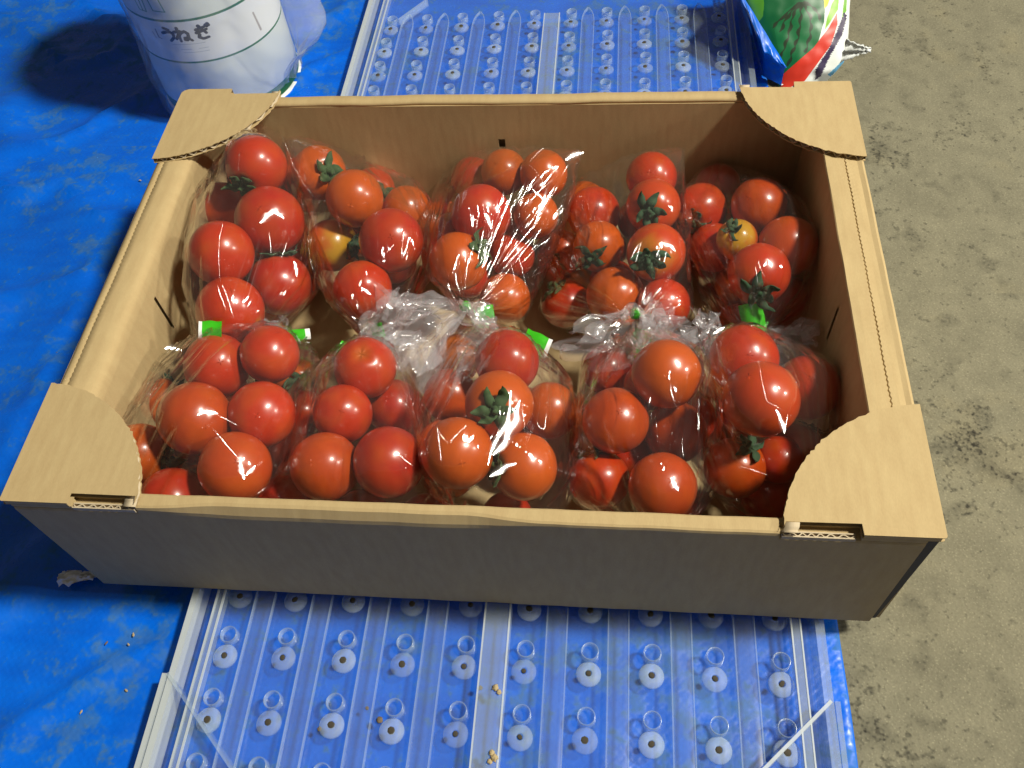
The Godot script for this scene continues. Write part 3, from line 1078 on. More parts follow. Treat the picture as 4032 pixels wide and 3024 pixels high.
# ---------- things behind the box ----------
func canister() -> void:
	var at := Vector3(-0.261, -0.0148, -0.319)
	var R := 0.058
	var H := 0.165
	var W := 2048
	var Hh := 1024
	var im := Image.create(W, Hh, false, Image.FORMAT_RGB8)
	im.fill(Color(0.87, 0.90, 0.89))
	var px := func(deg: float, y: float) -> Vector2:
		return Vector2((deg + 180.0) / 360.0 * W, (1.0 - (y + 0.0148) / H) * Hh)
	var band := func(y0: float, y1: float, c: Color) -> void:
		var a: Vector2 = px.call(0.0, y1)
		var b: Vector2 = px.call(0.0, y0)
		im.fill_rect(Rect2i(0, int(a.y), W, int(b.y - a.y) + 1), c)
	var green := Color(0.10, 0.42, 0.25)
	band.call(0.0445, 0.0805, Color(0.93, 0.945, 0.94))
	band.call(0.0795, 0.0813, green)
	band.call(0.0436, 0.0452, green)
	band.call(-0.0105, 0.0005, Color(0.05, 0.45, 0.2))
	var ink := Color(0.05, 0.05, 0.06)
	var glyphs := {
		-14.0: [[[0.3, 0.03], [0.62, 0.13]], [[0.08, 0.42], [0.4, 0.30], [0.7, 0.30], [0.86, 0.48], [0.8, 0.72], [0.5, 0.98]]],
		-3.4: [[[0.3, 0.0], [0.28, 1.0]], [[0.02, 0.3], [0.45, 0.24], [0.03, 0.82]], [[0.16, 0.68], [0.5, 0.34], [0.75, 0.28], [0.92, 0.45], [0.9, 0.72], [0.76, 0.93], [0.6, 0.9], [0.62, 0.76], [0.78, 0.74], [1.06, 0.98]]],
		12.6: [[[0.12, 0.26], [0.74, 0.13]], [[0.08, 0.48], [0.8, 0.34]], [[0.34, 0.0], [0.72, 0.60]], [[0.24, 0.64], [0.16, 0.82], [0.4, 0.97], [0.78, 0.92]], [[0.84, 0.04], [0.90, 0.16]], [[0.97, -0.02], [1.03, 0.1]]]}
	for deg in glyphs:
		for s in glyphs[deg]:
			var pts := []
			for q in s:
				pts.append(px.call(deg + 11.2 * q[0], 0.0746 - 0.0112 * q[1]))
			stroke(im, pts, 15.0, 12.0, ink)
	var faint := Color(0.52, 0.56, 0.60)
	stroke(im, [px.call(-18.6, 0.0722), px.call(-18.8, 0.0655), px.call(-16.2, 0.0645)], 7.0, 5.0, faint)
	stroke(im, [px.call(-23.0, 0.069), px.call(-21.6, 0.064)], 6.0, 4.0, Color(0.68, 0.71, 0.74))
	for row in [[0.0605, -9.0, 17.0], [0.0562, -3.0, 5.0], [0.0562, 11.0, 18.0], [0.0535, -2.0, 18.0]]:
		stroke(im, [px.call(row[1], row[0]), px.call(row[2], row[0])], 3.0, 3.0, Color(0.74, 0.77, 0.79))
	stroke(im, [px.call(60.6, 0.0672), px.call(62.6, 0.0515)], 9.0, 11.0, Color(0.70, 0.68, 0.66))
	for s in [[[-27, 0.097], [-19, 0.0965], [-19.5, 0.0868], [-26, 0.0872], [-27, 0.097]], [[-14, 0.101], [-5, 0.1], [-3.5, 0.088], [-13, 0.0885], [-14, 0.101]], [[-22.5, 0.0965], [-22.8, 0.0870]]]:
		var pts := []
		for q in s:
			pts.append(px.call(q[0], q[1]))
		stroke(im, pts, 5.0, 5.0, Color(0.36, 0.60, 0.50))
	var m := solid(Color(1, 1, 1), 0.55, 0.4)
	m.albedo_texture = picture(im)
	var t := thing("white_canister", "white canister with green bands and a black brush lettered label", "canister", at)
	var st := SurfaceTool.new()
	st.begin(Mesh.PRIMITIVE_TRIANGLES)
	st.set_smooth_group(0)
	var sides := 72
	var ys := [0.004, 0.0055, 0.06, 0.12, H]
	var rad := [R - 0.0015, R, R, R, R]
	for i in ys.size() - 1:
		for j in sides:
			var q := []
			for c in [[i, j], [i, j + 1], [i + 1, j + 1], [i + 1, j]]:
				var a: float = TAU * c[1] / sides - PI
				q.append([Vector3(sin(a) * rad[c[0]], ys[c[0]], cos(a) * rad[c[0]]), Vector2(float(c[1]) / sides, 1.0 - ys[c[0]] / H)])
			for c in [0, 2, 1, 0, 3, 2]:
				st.set_uv(q[c][1])
				st.add_vertex(q[c][0])
	put("body", done(st), m, t)
	st = begin()
	lathe(st, Vector3.ZERO, [[R - 0.002, 0.0], [R + 0.0012, 0.0005], [R + 0.0014, 0.0032], [R - 0.001, 0.0045]], 60)
	put("foot_rim", st, solid(lin(0.72, 0.75, 0.74), 0.5), t)
	st = begin()
	lathe(st, Vector3.ZERO, [[R, H], [R + 0.001, H + 0.004], [R - 0.003, H + 0.006], [0.0, H + 0.005]], 60)
	put("lid", st, solid(lin(0.72, 0.75, 0.74), 0.5), t)
	# the loose film sleeve
	st = begin()
	var n := noise(1.0, 131, 3)
	var rows := []
	for i in 61:
		var v := i / 60.0
		var row := PackedVector3Array()
		for j in 121:
			var a := lerpf(-PI, PI, j / 120.0)
			var side := exp(-pow((a - 1.35) / 0.42, 2.0))
			var low := 0.004 + 0.030 * smoothstep(0.3, 1.25, a) * smoothstep(2.4, 1.6, a) * 0.32
			var y := lerpf(low, H + 0.012, v)
			var crease := 1.0 - absf(n.get_noise_3d(cos(a) * 1.6, sin(a) * 1.6, y * 16.0)) * 3.0
			var gather := maxf(0.0, 1.0 - v * 3.0) * side
			var pull := 1.0 - absf(n.get_noise_2d(a * 6.0, 3.0 + y * 5.0)) * 3.0
			var r := R + 0.0016 + 0.0022 * maxf(0.0, crease) + 0.044 * side * smoothstep(0.0, 0.35, v) + 0.006 * gather * pull
			r += 0.006 * exp(-pow((a + 0.75) / 0.5, 2.0)) * smoothstep(0.45, 0.05, v)
			row.append(Vector3(sin(a) * r, y, cos(a) * r))
		rows.append(row)
	for i in 60:
		for j in 120:
			quad(st, rows[i][j], rows[i][j + 1], rows[i + 1][j + 1], rows[i + 1][j])
	var s := thing("film_sleeve", "loose wrinkled clear plastic bag pulled over the white canister", "plastic bag", at)
	put("film", st, M.film_sleeve, s)

func printed_bag() -> void:
	var W := 640
	var Hh := 640
	var im := Image.create(W, Hh, false, Image.FORMAT_RGB8)
	im.fill(Color(0.86, 0.89, 0.88))
	var x0 := 0.135
	var x1 := 0.265
	var y0 := -0.0015
	var y1 := 0.1285
	var px := func(p: Array) -> Vector2:
		return Vector2((p[0] - x0) / (x1 - x0) * W, (1.0 - (p[1] - y0) / (y1 - y0)) * Hh)
	var poly := func(list: Array, c: Color, wob := 0.0) -> void:
		var pts := []
		for p in list:
			pts.append(px.call(p))
		fill_shape(im, pts, c, wob, list.size())
	var field := Color(0.03, 0.36, 0.19)
	poly.call([[0.1468, 0.2412], [0.2360, 0.2412], [0.2335, 0.0686], [0.2332, 0.0504], [0.2286, 0.0320], [0.2048, 0.0114], [0.2023, -0.0047], [0.1396, -0.0047]], field)
	poly.call([[0.2121, 0.0654], [0.2221, 0.0627], [0.2298, 0.0553], [0.2314, 0.0442], [0.2288, 0.0333], [0.2217, 0.0236], [0.2077, 0.0139], [0.2018, 0.0201], [0.1986, 0.0326], [0.1956, 0.0450], [0.2024, 0.0596]], Color(0.05, 0.40, 0.22))
	var dark := Color(0.13, 0.20, 0.12)
	for s in [[[0.2142, 0.0645], [0.2088, 0.0557], [0.2059, 0.0386], [0.2014, 0.0242]], [[0.2147, 0.0645], [0.2147, 0.0507], [0.2135, 0.0372], [0.2102, 0.0287], [0.2074, 0.0167]], [[0.2161, 0.0645], [0.2226, 0.0530], [0.2232, 0.0408], [0.2198, 0.0268]], [[0.2170, 0.0650], [0.2272, 0.0590], [0.2308, 0.0504]], [[0.2126, 0.0645], [0.2002, 0.0535], [0.1930, 0.0462]], [[0.2131, 0.0645], [0.2038, 0.0534], [0.1995, 0.0425]]]:
		var pts := []
		for i in s.size() - 1:
			for k in 10:
				var q := [lerpf(s[i][0], s[i + 1][0], k / 10.0), lerpf(s[i][1], s[i + 1][1], k / 10.0)]
				var p: Vector2 = px.call(q)
				pts.append(p + Vector2(3.0 * sin(p.y * 0.16), 0))
		for k in pts.size() - 1:
			stroke(im, [pts[k], pts[k + 1]], 8.0 + 5.0 * sin(k * 0.9), 8.0 + 5.0 * sin(k * 0.9 + 0.9), dark)
	poly.call([[0.1687, 0.0800], [0.1829, 0.0798], [0.1863, 0.0660], [0.1861, 0.0562], [0.1826, 0.0516], [0.1787, 0.0529], [0.1733, 0.0600], [0.1570, 0.0702]], Color(0.32, 0.58, 0.16))
	poly.call([[0.2432, 0.0575], [0.2439, 0.0489], [0.2397, 0.0331], [0.2213, 0.0062], [0.2031, -0.0014], [0.2040, 0.0114], [0.2262, 0.0309], [0.2378, 0.0467]], Color(0.80, 0.20, 0.13))
	poly.call([[0.2311, 0.0784], [0.2399, 0.0783], [0.2351, 0.0625], [0.2333, 0.0607]], Color(0.95, 0.82, 0.10))
	poly.call([[0.2442, 0.0736], [0.2437, 0.0599], [0.2387, 0.0515], [0.2342, 0.0442], [0.2358, 0.0539], [0.2391, 0.0649]], Color(0.50, 0.74, 0.16))
	poly.call([[0.2489, 0.0706], [0.2507, 0.0706], [0.2510, 0.0599], [0.2474, 0.0526]], Color(0.42, 0.65, 0.2))
	poly.call([[0.2491, 0.0583], [0.2514, 0.0561], [0.2486, 0.0416], [0.2401, 0.0257], [0.2336, 0.0098], [0.2296, 0.0069], [0.2292, 0.0148], [0.2386, 0.0307], [0.2442, 0.0441]], Color(0.20, 0.16, 0.30), 6.0)
	poly.call([[0.2503, 0.0215], [0.2529, 0.0239], [0.2518, 0.0182], [0.2420, 0.0101], [0.2396, 0.0114]], Color(0.36, 0.60, 0.76), 5.0)
	var m := solid(Color(1, 1, 1), 0.4, 0.5)
	m.albedo_texture = picture(im)
	var t := thing("printed_bag", "plump printed bag with a watermelon picture and red band behind the box", "bag")
	var st := SurfaceTool.new()
	st.begin(Mesh.PRIMITIVE_TRIANGLES)
	st.set_smooth_group(0)
	var right := func(y: float) -> float:
		var k := [[-0.0001, 0.2301], [0.0033, 0.2363], [0.0082, 0.2414], [0.0132, 0.2459], [0.0216, 0.2527], [0.0372, 0.2544], [0.0683, 0.2544], [0.0774, 0.2546], [0.20, 0.2450]]
		for i in k.size() - 1:
			if y <= k[i + 1][0]:
				return lerpf(k[i][1], k[i + 1][1], (y - k[i][0]) / (k[i + 1][0] - k[i][0]))
		return 0.23
	var left := func(y: float) -> float:
		return lerpf(0.2035, 0.170, minf(1.15, y / 0.074))
	var nz := noise(26.0, 141, 3)
	var rows := []
	for i in 61:
		var y := lerpf(y0 + 0.001, y1 - 0.001, i / 60.0)
		var row := []
		var xr: float = right.call(y)
		for j in 41:
			var u := j / 40.0
			var x := lerpf(left.call(y), xr, u)
			var belly := pow(maxf(0.0, sin(PI * u)), 0.5) * (0.35 + 0.65 * smoothstep(-0.01, 0.04, y))
			var out := 0.010 * (belly - 0.75) + 0.0018 * nz.get_noise_2d(x, y)
			row.append([Vector3(x, -0.0130 + 0.669 * y + 0.743 * out, -0.2960 - 0.743 * y + 0.669 * out), Vector2((x - x0) / (x1 - x0), 1.0 - (y - y0) / (y1 - y0))])
		rows.append(row)
	for i in 60:
		for j in 40:
			var q := [rows[i][j], rows[i][j + 1], rows[i + 1][j + 1], rows[i + 1][j]]
			for c in [0, 2, 1, 0, 3, 2]:
				st.set_uv(q[c][1])
				st.add_vertex(q[c][0])
	put("front_face", done(st), m, t)
	st = begin()
	for i in 60:
		for j in 40:
			var b := []
			for c in [[i, j], [i, j + 1], [i + 1, j + 1], [i + 1, j]]:
				var p: Vector3 = rows[c[0]][c[1]][0]
				var u: float = c[1] / 40.0
				p = Vector3(p.x, maxf(-0.0142, p.y - 0.030 * pow(maxf(0.0, sin(PI * u)), 0.5) * smoothstep(0.0, 0.4, c[0] / 60.0)), p.z - 0.0005 - 0.012 * maxf(0.0, sin(PI * u)))
				b.append(p)
			quad(st, b[1], b[0], b[3], b[2])
	var white := solid(lin(0.70, 0.74, 0.74), 0.4)
	put("back_face", st, white, t)
	# pinched seal at its lower corner
	st = begin()
	var nn := noise(60.0, 143, 3)
	var sr := []
	for i in 15:
		var u := i / 14.0
		var row := PackedVector3Array()
		var half := lerpf(0.0115, 0.0012, pow(u, 0.8))
		for j in 9:
			var v := j / 8.0 * 2.0 - 1.0
			row.append(Vector3(0.2445 + 0.0215 * u, 0.0185 - 0.002 * u + v * half, -0.2985 - 0.004 * u + 0.003 * nn.get_noise_2d(u * 0.5, v * 0.4) + 0.0025 * sin(v * 7.0) * (1.0 - u * 0.5)))
		for j in range(8, -1, -1):
			row.append(row[j] + Vector3(0, 0, -0.0009))
		sr.append(row)
	for i in 14:
		for j in 18:
			var k := (j + 1) % 18
			quad(st, sr[i][j], sr[i + 1][j], sr[i + 1][k], sr[i][k])
	put("corner_seal", st, white, t)

# ---------- bits ----------
func lump(size: float, seed_: int, flat := 0.6) -> ArrayMesh:
	var n := noise(0.9, seed_, 3)
	var st := begin()
	var rows := []
	for i in 9:
		var row := PackedVector3Array()
		for k in 12:
			var a := TAU * k / 12
			var d := Vector3(sin(PI * i / 8.0) * sin(a), -cos(PI * i / 8.0), sin(PI * i / 8.0) * cos(a))
			row.append(d * size * (1.0 + 0.7 * n.get_noise_3dv(d * 1.6)) * Vector3(1, flat, 1))
		rows.append(row)
	for i in 8:
		for j in 12:
			var k := (j + 1) % 12
			quad(st, rows[i][j], rows[i][k], rows[i + 1][k], rows[i + 1][j])
	return done(st)

func crumbs() -> void:
	# the scrap of white film by the near left corner of the box
	var n := noise(50.0, 151, 3)
	var st := begin()
	var rows := []
	for i in 15:
		var u := i / 14.0
		var row := PackedVector3Array()
		for j in 11:
			var v := j / 10.0 * 2.0 - 1.0
			var half := 0.0036 * pow(1.0 - u, 0.7) + 0.0010
			row.append(Vector3(-0.2420 + 0.026 * u, -0.0105 + 0.0035 * (1.0 - u) * (1.0 - v * v) + 0.004 * n.get_noise_2d(u * 0.6, v * 0.5), 0.1425 - 0.004 * u + v * half * (1.0 + 0.8 * n.get_noise_2d(u, 3.0))))
		rows.append(row)
	for i in 14:
		for j in 10:
			quad(st, rows[i][j + 1], rows[i + 1][j + 1], rows[i + 1][j], rows[i][j])
	tag(put("film_scrap", st, solid(lin(0.84, 0.86, 0.88), 0.35)), "crumpled white scrap poking out under the near left corner of the box", "scrap")
	var kinds := []
	for i in 5:
		kinds.append(lump(0.0016, 161 + i))
	var spots := [[-0.276, 0.160, 1], [-0.190, 0.1715, 1], [-0.204, 0.177, 0], [-0.191, 0.177, 1], [-0.184, 0.2015, 1], [-0.256, 0.208, 1], [-0.205, 0.214, 1], [-0.281, -0.075, 0], [-0.262, -0.13, 1], [-0.306, -0.192, 1], [-0.31, -0.02, 0], [-0.272, 0.118, 1]]
	for s in spots:
		var o := put("soil_crumb", kinds[rng.randi() % 5], M.soil_pale if s[2] == 1 else M.soil)
		o.position = Vector3(s[0], -0.0140, s[1])
		o.rotation.y = rng.randf() * TAU
		o.scale = Vector3.ONE * rng.randf_range(0.4, 0.8) * Vector3(1.5, 0.6, 0.7)
		tag(o, "small soil crumb lying on the blue tarp", "crumb", "soil crumbs on the tarp")
	for s in [[0.0165, 0.1925, 1.0], [0.0185, 0.1945, 0.8], [0.0175, 0.2235, 0.9], [0.0190, 0.2255, 1.1], [0.0168, 0.2275, 0.8]]:
		var o := put("soil_clod", kinds[rng.randi() % 5], M.soil_pale)
		o.position = Vector3(s[0], 0.0004, s[1])
		o.rotation.y = rng.randf() * TAU
		o.scale = Vector3.ONE * float(s[2])
		tag(o, "pale soil clod stuck on the centre rib of the clear panel", "clod", "soil clods on the centre rib")
	for s in [[-0.0715, 0.2165, 0.7], [-0.049, 0.205, 0.6], [-0.0415, 0.2105, 1.0], [0.008, 0.1915, 0.8]]:
		var o := put("dirt_speck", kinds[rng.randi() % 5], M.soil)
		o.position = Vector3(s[0], -0.0050, s[1])
		o.rotation.y = rng.randf() * TAU
		o.scale = Vector3.ONE * float(s[2]) * Vector3(1, 0.6, 1)
		tag(o, "brown dirt speck between the ribs of the clear panel", "dirt", "dirt specks on the clear panel")

# bag, place, radius, tone, way its stalk end points, calyx shown, label
const FRUIT := [
	["A1", -0.1500, 0.0914, -0.0904, 0.0189, "r", -0.23, 0.01, 0.97, 1, "red tomato topmost in the rear bag against the left wall"],
	["A1", -0.1846, 0.0559, -0.0906, 0.0162, "ro", -0.57, -0.82, -0.06, 0, "dull orange-red tomato touching the left wall behind the film edge, rear bag"],
	["A1", -0.1352, 0.0822, -0.0524, 0.0206, "d", -0.08, -0.91, -0.41, 0, "dark red tomato with a white triangular glint, rear bag against the left wall"],
	["A1", -0.1554, 0.0870, -0.0216, 0.0188, "r", -0.40, -0.52, -0.75, 2, "red tomato crossed by a bright film crease, rear bag against the left wall"],
	["A1", -0.1294, 0.0578, -0.0235, 0.0188, "d", -0.09, 0.70, -0.71, 1, "dark red tomato with its calyx tucked upward, rear bag against the left wall"],
	["A1", -0.1461, 0.0740, 0.0104, 0.0192, "r", -0.36, -0.93, -0.02, 0, "red tomato at the tied end of the rear bag against the left wall"],
	["A2", -0.1188, 0.0709, -0.1066, 0.0176, "o", 0.64, 0.56, 0.53, 1, "orange tomato with a spiky calyx facing up, second rear bag from the left wall"],
	["A2", -0.0897, 0.0741, -0.0803, 0.0178, "o", -0.12, -0.49, -0.86, 0, "plain bright orange tomato on top of the second rear bag from the left wall"],
	["A2", -0.0932, 0.0382, -0.1255, 0.0152, "r", 0.66, 0.44, 0.61, 1, "half hidden red tomato with a calyx at the cardboard back wall, second rear bag"],
	["A2", -0.0651, 0.0448, -0.1002, 0.0158, "o", 0.34, -0.92, -0.18, 2, "amber tomato deep beside the back wall, second rear bag from the left wall"],
	["A2", -0.1080, 0.0459, -0.0670, 0.0166, "y", 0.94, 0.22, 0.26, 1, "tomato with a yellow shoulder round its calyx, second rear bag from the left wall"],
	["A2", -0.0618, 0.0709, -0.0477, 0.0193, "d", -0.23, -0.78, -0.58, 0, "large deep red tomato without calyx in view, second rear bag from the left wall"],
	["A2", -0.0771, 0.0587, -0.0191, 0.0175, "r", -0.44, -0.69, -0.57, 2, "red tomato just above the green tape of the second rear bag"],
	["A3", -0.0004, 0.0609, -0.1178, 0.0149, "o", 0.23, -0.87, -0.43, 0, "orange tomato topmost in the middle rear bag under long white film streaks"],
	["A3", 0.0260, 0.0668, -0.1096, 0.0152, "o", -0.24, -0.37, -0.90, 0, "orange tomato beside the pointed film corner of the middle rear bag"],
	["A3", -0.0090, 0.0741, -0.0667, 0.0180, "p", -0.18, -0.55, -0.82, 2, "large pinkish red tomato under creased film in the middle rear bag"],
	["A3", 0.0222, 0.0551, -0.0849, 0.0142, "o", 0.28, -0.89, -0.37, 0, "orange tomato under the crossed film creases of the middle rear bag"],
	["A3", -0.0408, 0.0261, -0.1269, 0.0137, "d", -0.58, -0.49, 0.65, 1, "dark tomato with a shaded calyx at the far edge of the middle rear bag"],
	["A3", -0.0207, 0.0650, -0.0368, 0.0175, "o", 0.83, 0.54, -0.17, 1, "orange-red tomato with a frilled calyx at its edge in the middle rear bag"],
	["A3", 0.0063, 0.0324, -0.0716, 0.0147, "r", 0.14, -0.79, -0.59, 0, "red tomato mostly covered by white streaks in the middle rear bag"],
	["A3", 0.0052, 0.0345, -0.0339, 0.0157, "o", -0.23, -0.88, -0.42, 0, "orange tomato lowest toward the tie of the middle rear bag"],
	["A3", -0.0231, 0.0477, -0.1263, 0.0144, "d", -0.26, -0.71, -0.66, 2, "dark red tomato hidden behind the topmost orange one, middle rear bag"],
	["A4", 0.0508, 0.0313, -0.1195, 0.0153, "o", -0.19, -0.78, -0.60, 0, "brownish tomato behind the round red one, second rear bag from the right wall"],
	["A4", 0.0580, 0.0487, -0.0935, 0.0168, "r", 0.46, -0.71, -0.53, 0, "round red tomato with a single glint, second rear bag from the right wall"],
	["A4", 0.0939, 0.0620, -0.1115, 0.0159, "r", 0.14, -0.81, -0.58, 2, "red tomato topmost in the second rear bag from the right wall"],
	["A4", 0.0944, 0.0666, -0.0815, 0.0164, "ro", -0.20, 0.52, 0.83, 1, "orange-red tomato with a broad calyx below the topmost one, second rear bag from the right"],
	["A4", 0.0620, 0.0504, -0.0633, 0.0156, "o", -0.31, 0.24, 0.92, 1, "orange tomato with a dark calyx under it, second rear bag from the right wall"],
	["A4", 0.0370, 0.0243, -0.0824, 0.0149, "b", -0.32, 0.26, 0.91, 1, "brownish tomato behind two dark calyxes, second rear bag from the right wall"],
	["A4", 0.0960, 0.0627, -0.0471, 0.0173, "y2", -0.32, 0.50, 0.80, 1, "red tomato with a yellowish shoulder and large calyx, second rear bag from the right"],
	["A4", 0.0728, 0.0403, -0.0325, 0.0177, "o", 0.01, -0.53, -0.85, 0, "glossy orange tomato at the tied end of the second rear bag from the right"],
	["A4", 0.0420, 0.0191, -0.0432, 0.0156, "d", -0.40, 0.89, -0.21, 1, "dark red tomato low at the outer corner of the second rear bag from the right"],
	["A4", 0.1010, 0.0467, -0.0206, 0.0155, "r", 0.40, -0.81, -0.43, 0, "orange-red tomato beside the white film tail, second rear bag from the right wall"],
	["A5", 0.1257, 0.0465, -0.1000, 0.0161, "r", -0.38, 0.21, 0.90, 1, "red tomato with a drooping calyx in the shaded rear bag by the right wall"],
	["A5", 0.1595, 0.0567, -0.0927, 0.0170, "b", 0.52, -0.76, -0.39, 2, "brown-orange tomato topmost in the shaded rear bag by the right wall"],
	["A5", 0.1332, 0.0405, -0.0722, 0.0153, "d", 0.16, -0.84, -0.51, 0, "dark red tomato under the purple film sheen, shaded rear bag by the right wall"],
	["A5", 0.1438, 0.0605, -0.0600, 0.0121, "y", -0.35, 0.92, 0.17, 1, "small yellow-shouldered tomato with a spiky calyx, shaded rear bag by the right wall"],
	["A5", 0.1732, 0.0581, -0.0571, 0.0179, "b", -0.15, -0.46, -0.88, 2, "dark orange tomato nearest the right wall in the shaded rear bag"],
	["A5", 0.1534, 0.0654, -0.0288, 0.0176, "r", -0.10, 0.18, 0.98, 1, "bright red-orange tomato above the green tape, shaded rear bag by the right wall"],
	["A5", 0.1498, 0.0165, -0.0632, 0.0141, "o", -0.38, -0.29, -0.88, 0, "orange tomato tucked below the bright one, shaded rear bag by the right wall"],
	["A5", 0.1380, 0.0407, -0.1259, 0.0149, "d", -0.32, -0.25, -0.91, 2, "deep shadowed tomato against the back wall, shaded rear bag by the right wall"],
	["A5", 0.1794, 0.0180, -0.0483, 0.0157, "d", 0.36, -0.81, -0.46, 0, "nearly black shadowed tomato low by the slit in the right wall"],
	["B1", -0.1459, 0.0692, 0.0456, 0.0179, "r", -0.48, -0.77, -0.41, 0, "red tomato next to the film tail, front bag by the left wall"],
	["B1", -0.1147, 0.0752, 0.0414, 0.0161, "r", -0.47, -0.81, 0.36, 2, "red tomato below the curled green tape end, front bag by the left wall"],
	["B1", -0.1158, 0.0263, 0.0269, 0.0144, "o", 0.38, 0.79, 0.48, 1, "orange tomato under an upright calyx, front bag by the left wall"],
	["B1", -0.1447, 0.0763, 0.0846, 0.0191, "b", -0.65, -0.51, -0.56, 0, "largest orange-brown tomato with a wide glint, front bag by the left wall"],
	["B1", -0.1108, 0.0729, 0.0788, 0.0176, "r", -0.23, -0.81, -0.54, 2, "red tomato with one round glint amid the front bag by the left wall"],
	["B1", -0.1874, 0.0399, 0.0512, 0.0133, "o", 0.55, 0.21, -0.81, 1, "pale orange tomato blurred behind film at the left cardboard wall"],
	["B1", -0.1804, 0.0560, 0.0956, 0.0165, "o", 0.99, -0.02, 0.16, 1, "orange tomato half behind the curved corner flap, front bag by the left wall"],
	["B1", -0.1160, 0.0750, 0.1121, 0.0182, "b", -0.41, -0.87, -0.27, 2, "large brown-red tomato with a torn white glint, front bag by the left wall"],
	["B1", -0.1522, 0.0578, 0.1235, 0.0173, "p", -0.73, -0.59, -0.35, 0, "pinkish red tomato sunk behind the front wall beside the corner flap"],
	["B1", -0.1148, 0.0153, 0.0675, 0.0130, "d", -0.38, -0.84, -0.38, 0, "dim red tomato in the gap between the first two front bags"],
	["B2", -0.0643, 0.0623, 0.0402, 0.0173, "r", 0.08, 1.00, 0.05, 0, "red tomato with a pale stem scar on top, second front bag from the left"],
	["B2", -0.0712, 0.0625, 0.0706, 0.0159, "r", -0.25, -0.86, -0.45, 0, "smooth red tomato in mid bag, second front bag from the left wall"],
	["B2", -0.0734, 0.0650, 0.1043, 0.0177, "b", 0.09, -0.92, -0.39, 0, "round brown-orange tomato with a soft glint, second front bag from the left wall"],
	["B2", -0.0525, 0.0342, 0.0473, 0.0160, "d", 0.03, -0.96, -0.27, 2, "dark tomato behind the smooth red one, second front bag from the left wall"],
	["B2", -0.0398, 0.0686, 0.1024, 0.0182, "d", -0.71, -0.56, -0.42, 0, "deep red tomato crossed by a long white streak, second front bag from the left"],
	["B2", -0.1017, 0.0380, 0.1131, 0.0154, "p", -0.29, -0.86, -0.42, 0, "pinkish tomato low behind the front wall under a pink film fold"],
	["B2", -0.0590, 0.0319, 0.1164, 0.0154, "r", -0.42, -0.79, -0.44, 2, "red tomato sunk low behind the front wall between two larger round ones"],
	["B2", -0.0246, 0.0296, 0.1158, 0.0150, "r", -0.35, -0.63, -0.69, 0, "red tomato sliver above the front wall below the long white streak"],
	["B2", -0.1053, 0.0321, 0.0516, 0.0132, "d", 0.21, -0.89, -0.41, 0, "dim red tomato behind film between the first two front bags, upper gap"],
	["B3", -0.0195, 0.0361, 0.0137, 0.0145, "y3", 0.73, -0.29, -0.63, 2, "yellowish tomato blurred behind the white film tail, middle front bag"],
	["B3", 0.0149, 0.0668, 0.0370, 0.0174, "d", 0.17, -0.99, 0.02, 0, "dark red tomato beside the loose green tape end, middle front bag"],
	["B3", -0.0185, 0.0422, 0.0437, 0.0154, "b", -0.22, -0.97, -0.11, 0, "dull orange tomato behind the film edge, middle front bag"],
	["B3", 0.0148, 0.0794, 0.0731, 0.0175, "o", 0.01, 0.76, 0.65, 1, "bright orange tomato with a star calyx on top of the middle front bag"],
	["B3", 0.0378, 0.0426, 0.0522, 0.0158, "o", 0.04, -0.92, -0.38, 0, "orange tomato on the far side of the star calyx tomato, middle front bag"],
	["B3", -0.0036, 0.0774, 0.1008, 0.0178, "o", -0.28, -0.67, -0.69, 0, "large orange tomato lower left in the middle front bag with a film crease"],
	["B3", 0.0283, 0.0644, 0.1001, 0.0172, "o", -0.79, 0.53, 0.32, 1, "large orange tomato with white glare patch and side calyx, middle front bag"],
	["B3", 0.0168, 0.0191, 0.1066, 0.0140, "d", -0.19, -0.60, -0.78, 0, "dark red tomato under the film folds behind the front wall, middle front bag"],
	["B4", 0.0692, 0.0367, 0.0197, 0.0146, "d", 0.44, -0.67, -0.60, 0, "dark red tomato under the pink film tail, second front bag from the right"],
	["B4", 0.0987, 0.0828, 0.0540, 0.0176, "o", 0.05, -0.75, -0.66, 2, "bright orange tomato with twin glints topmost in second front bag from the right"],
	["B4", 0.0739, 0.0672, 0.0732, 0.0171, "b", -0.08, -0.96, -0.28, 0, "brown-red tomato left of centre in the second front bag from the right"],
	["B4", 0.1059, 0.0482, 0.0674, 0.0164, "b", 0.26, -0.95, -0.17, 0, "dull brown tomato behind long vertical film streaks, second front bag from the right"],
	["B4", 0.0663, 0.0438, 0.0951, 0.0159, "r", -0.31, 0.48, -0.82, 1, "red tomato with a spiky calyx on top near the front wall"],
	["B4", 0.0976, 0.0569, 0.1047, 0.0172, "b", -0.17, -0.94, -0.28, 0, "brown-orange tomato where film streaks meet in a white glare, near the front wall"],
	["B4", 0.1176, 0.0323, 0.0485, 0.0126, "d", 0.08, -0.92, -0.37, 0, "dark red tomato in the gap between the two front bags on the right"],
	["B5", 0.1385, 0.0785, 0.0412, 0.0179, "r", -0.03, -0.88, -0.47, 2, "red tomato topmost under the green tape, front bag by the right wall"],
	["B5", 0.1424, 0.0931, 0.0748, 0.0183, "r2", 0.43, -0.90, 0.10, 0, "biggest oblong orange-red tomato in the front bag by the right wall"],
	["B5", 0.1746, 0.0561, 0.0422, 0.0172, "d", 0.13, -0.94, -0.32, 0, "dark red tomato with a V-shaped film streak by the right wall"],
	["B5", 0.1322, 0.0139, 0.0082, 0.0114, "o", 0.49, -0.71, -0.51, 2, "small orange tomato low beside the topmost one, front bag by the right wall"],
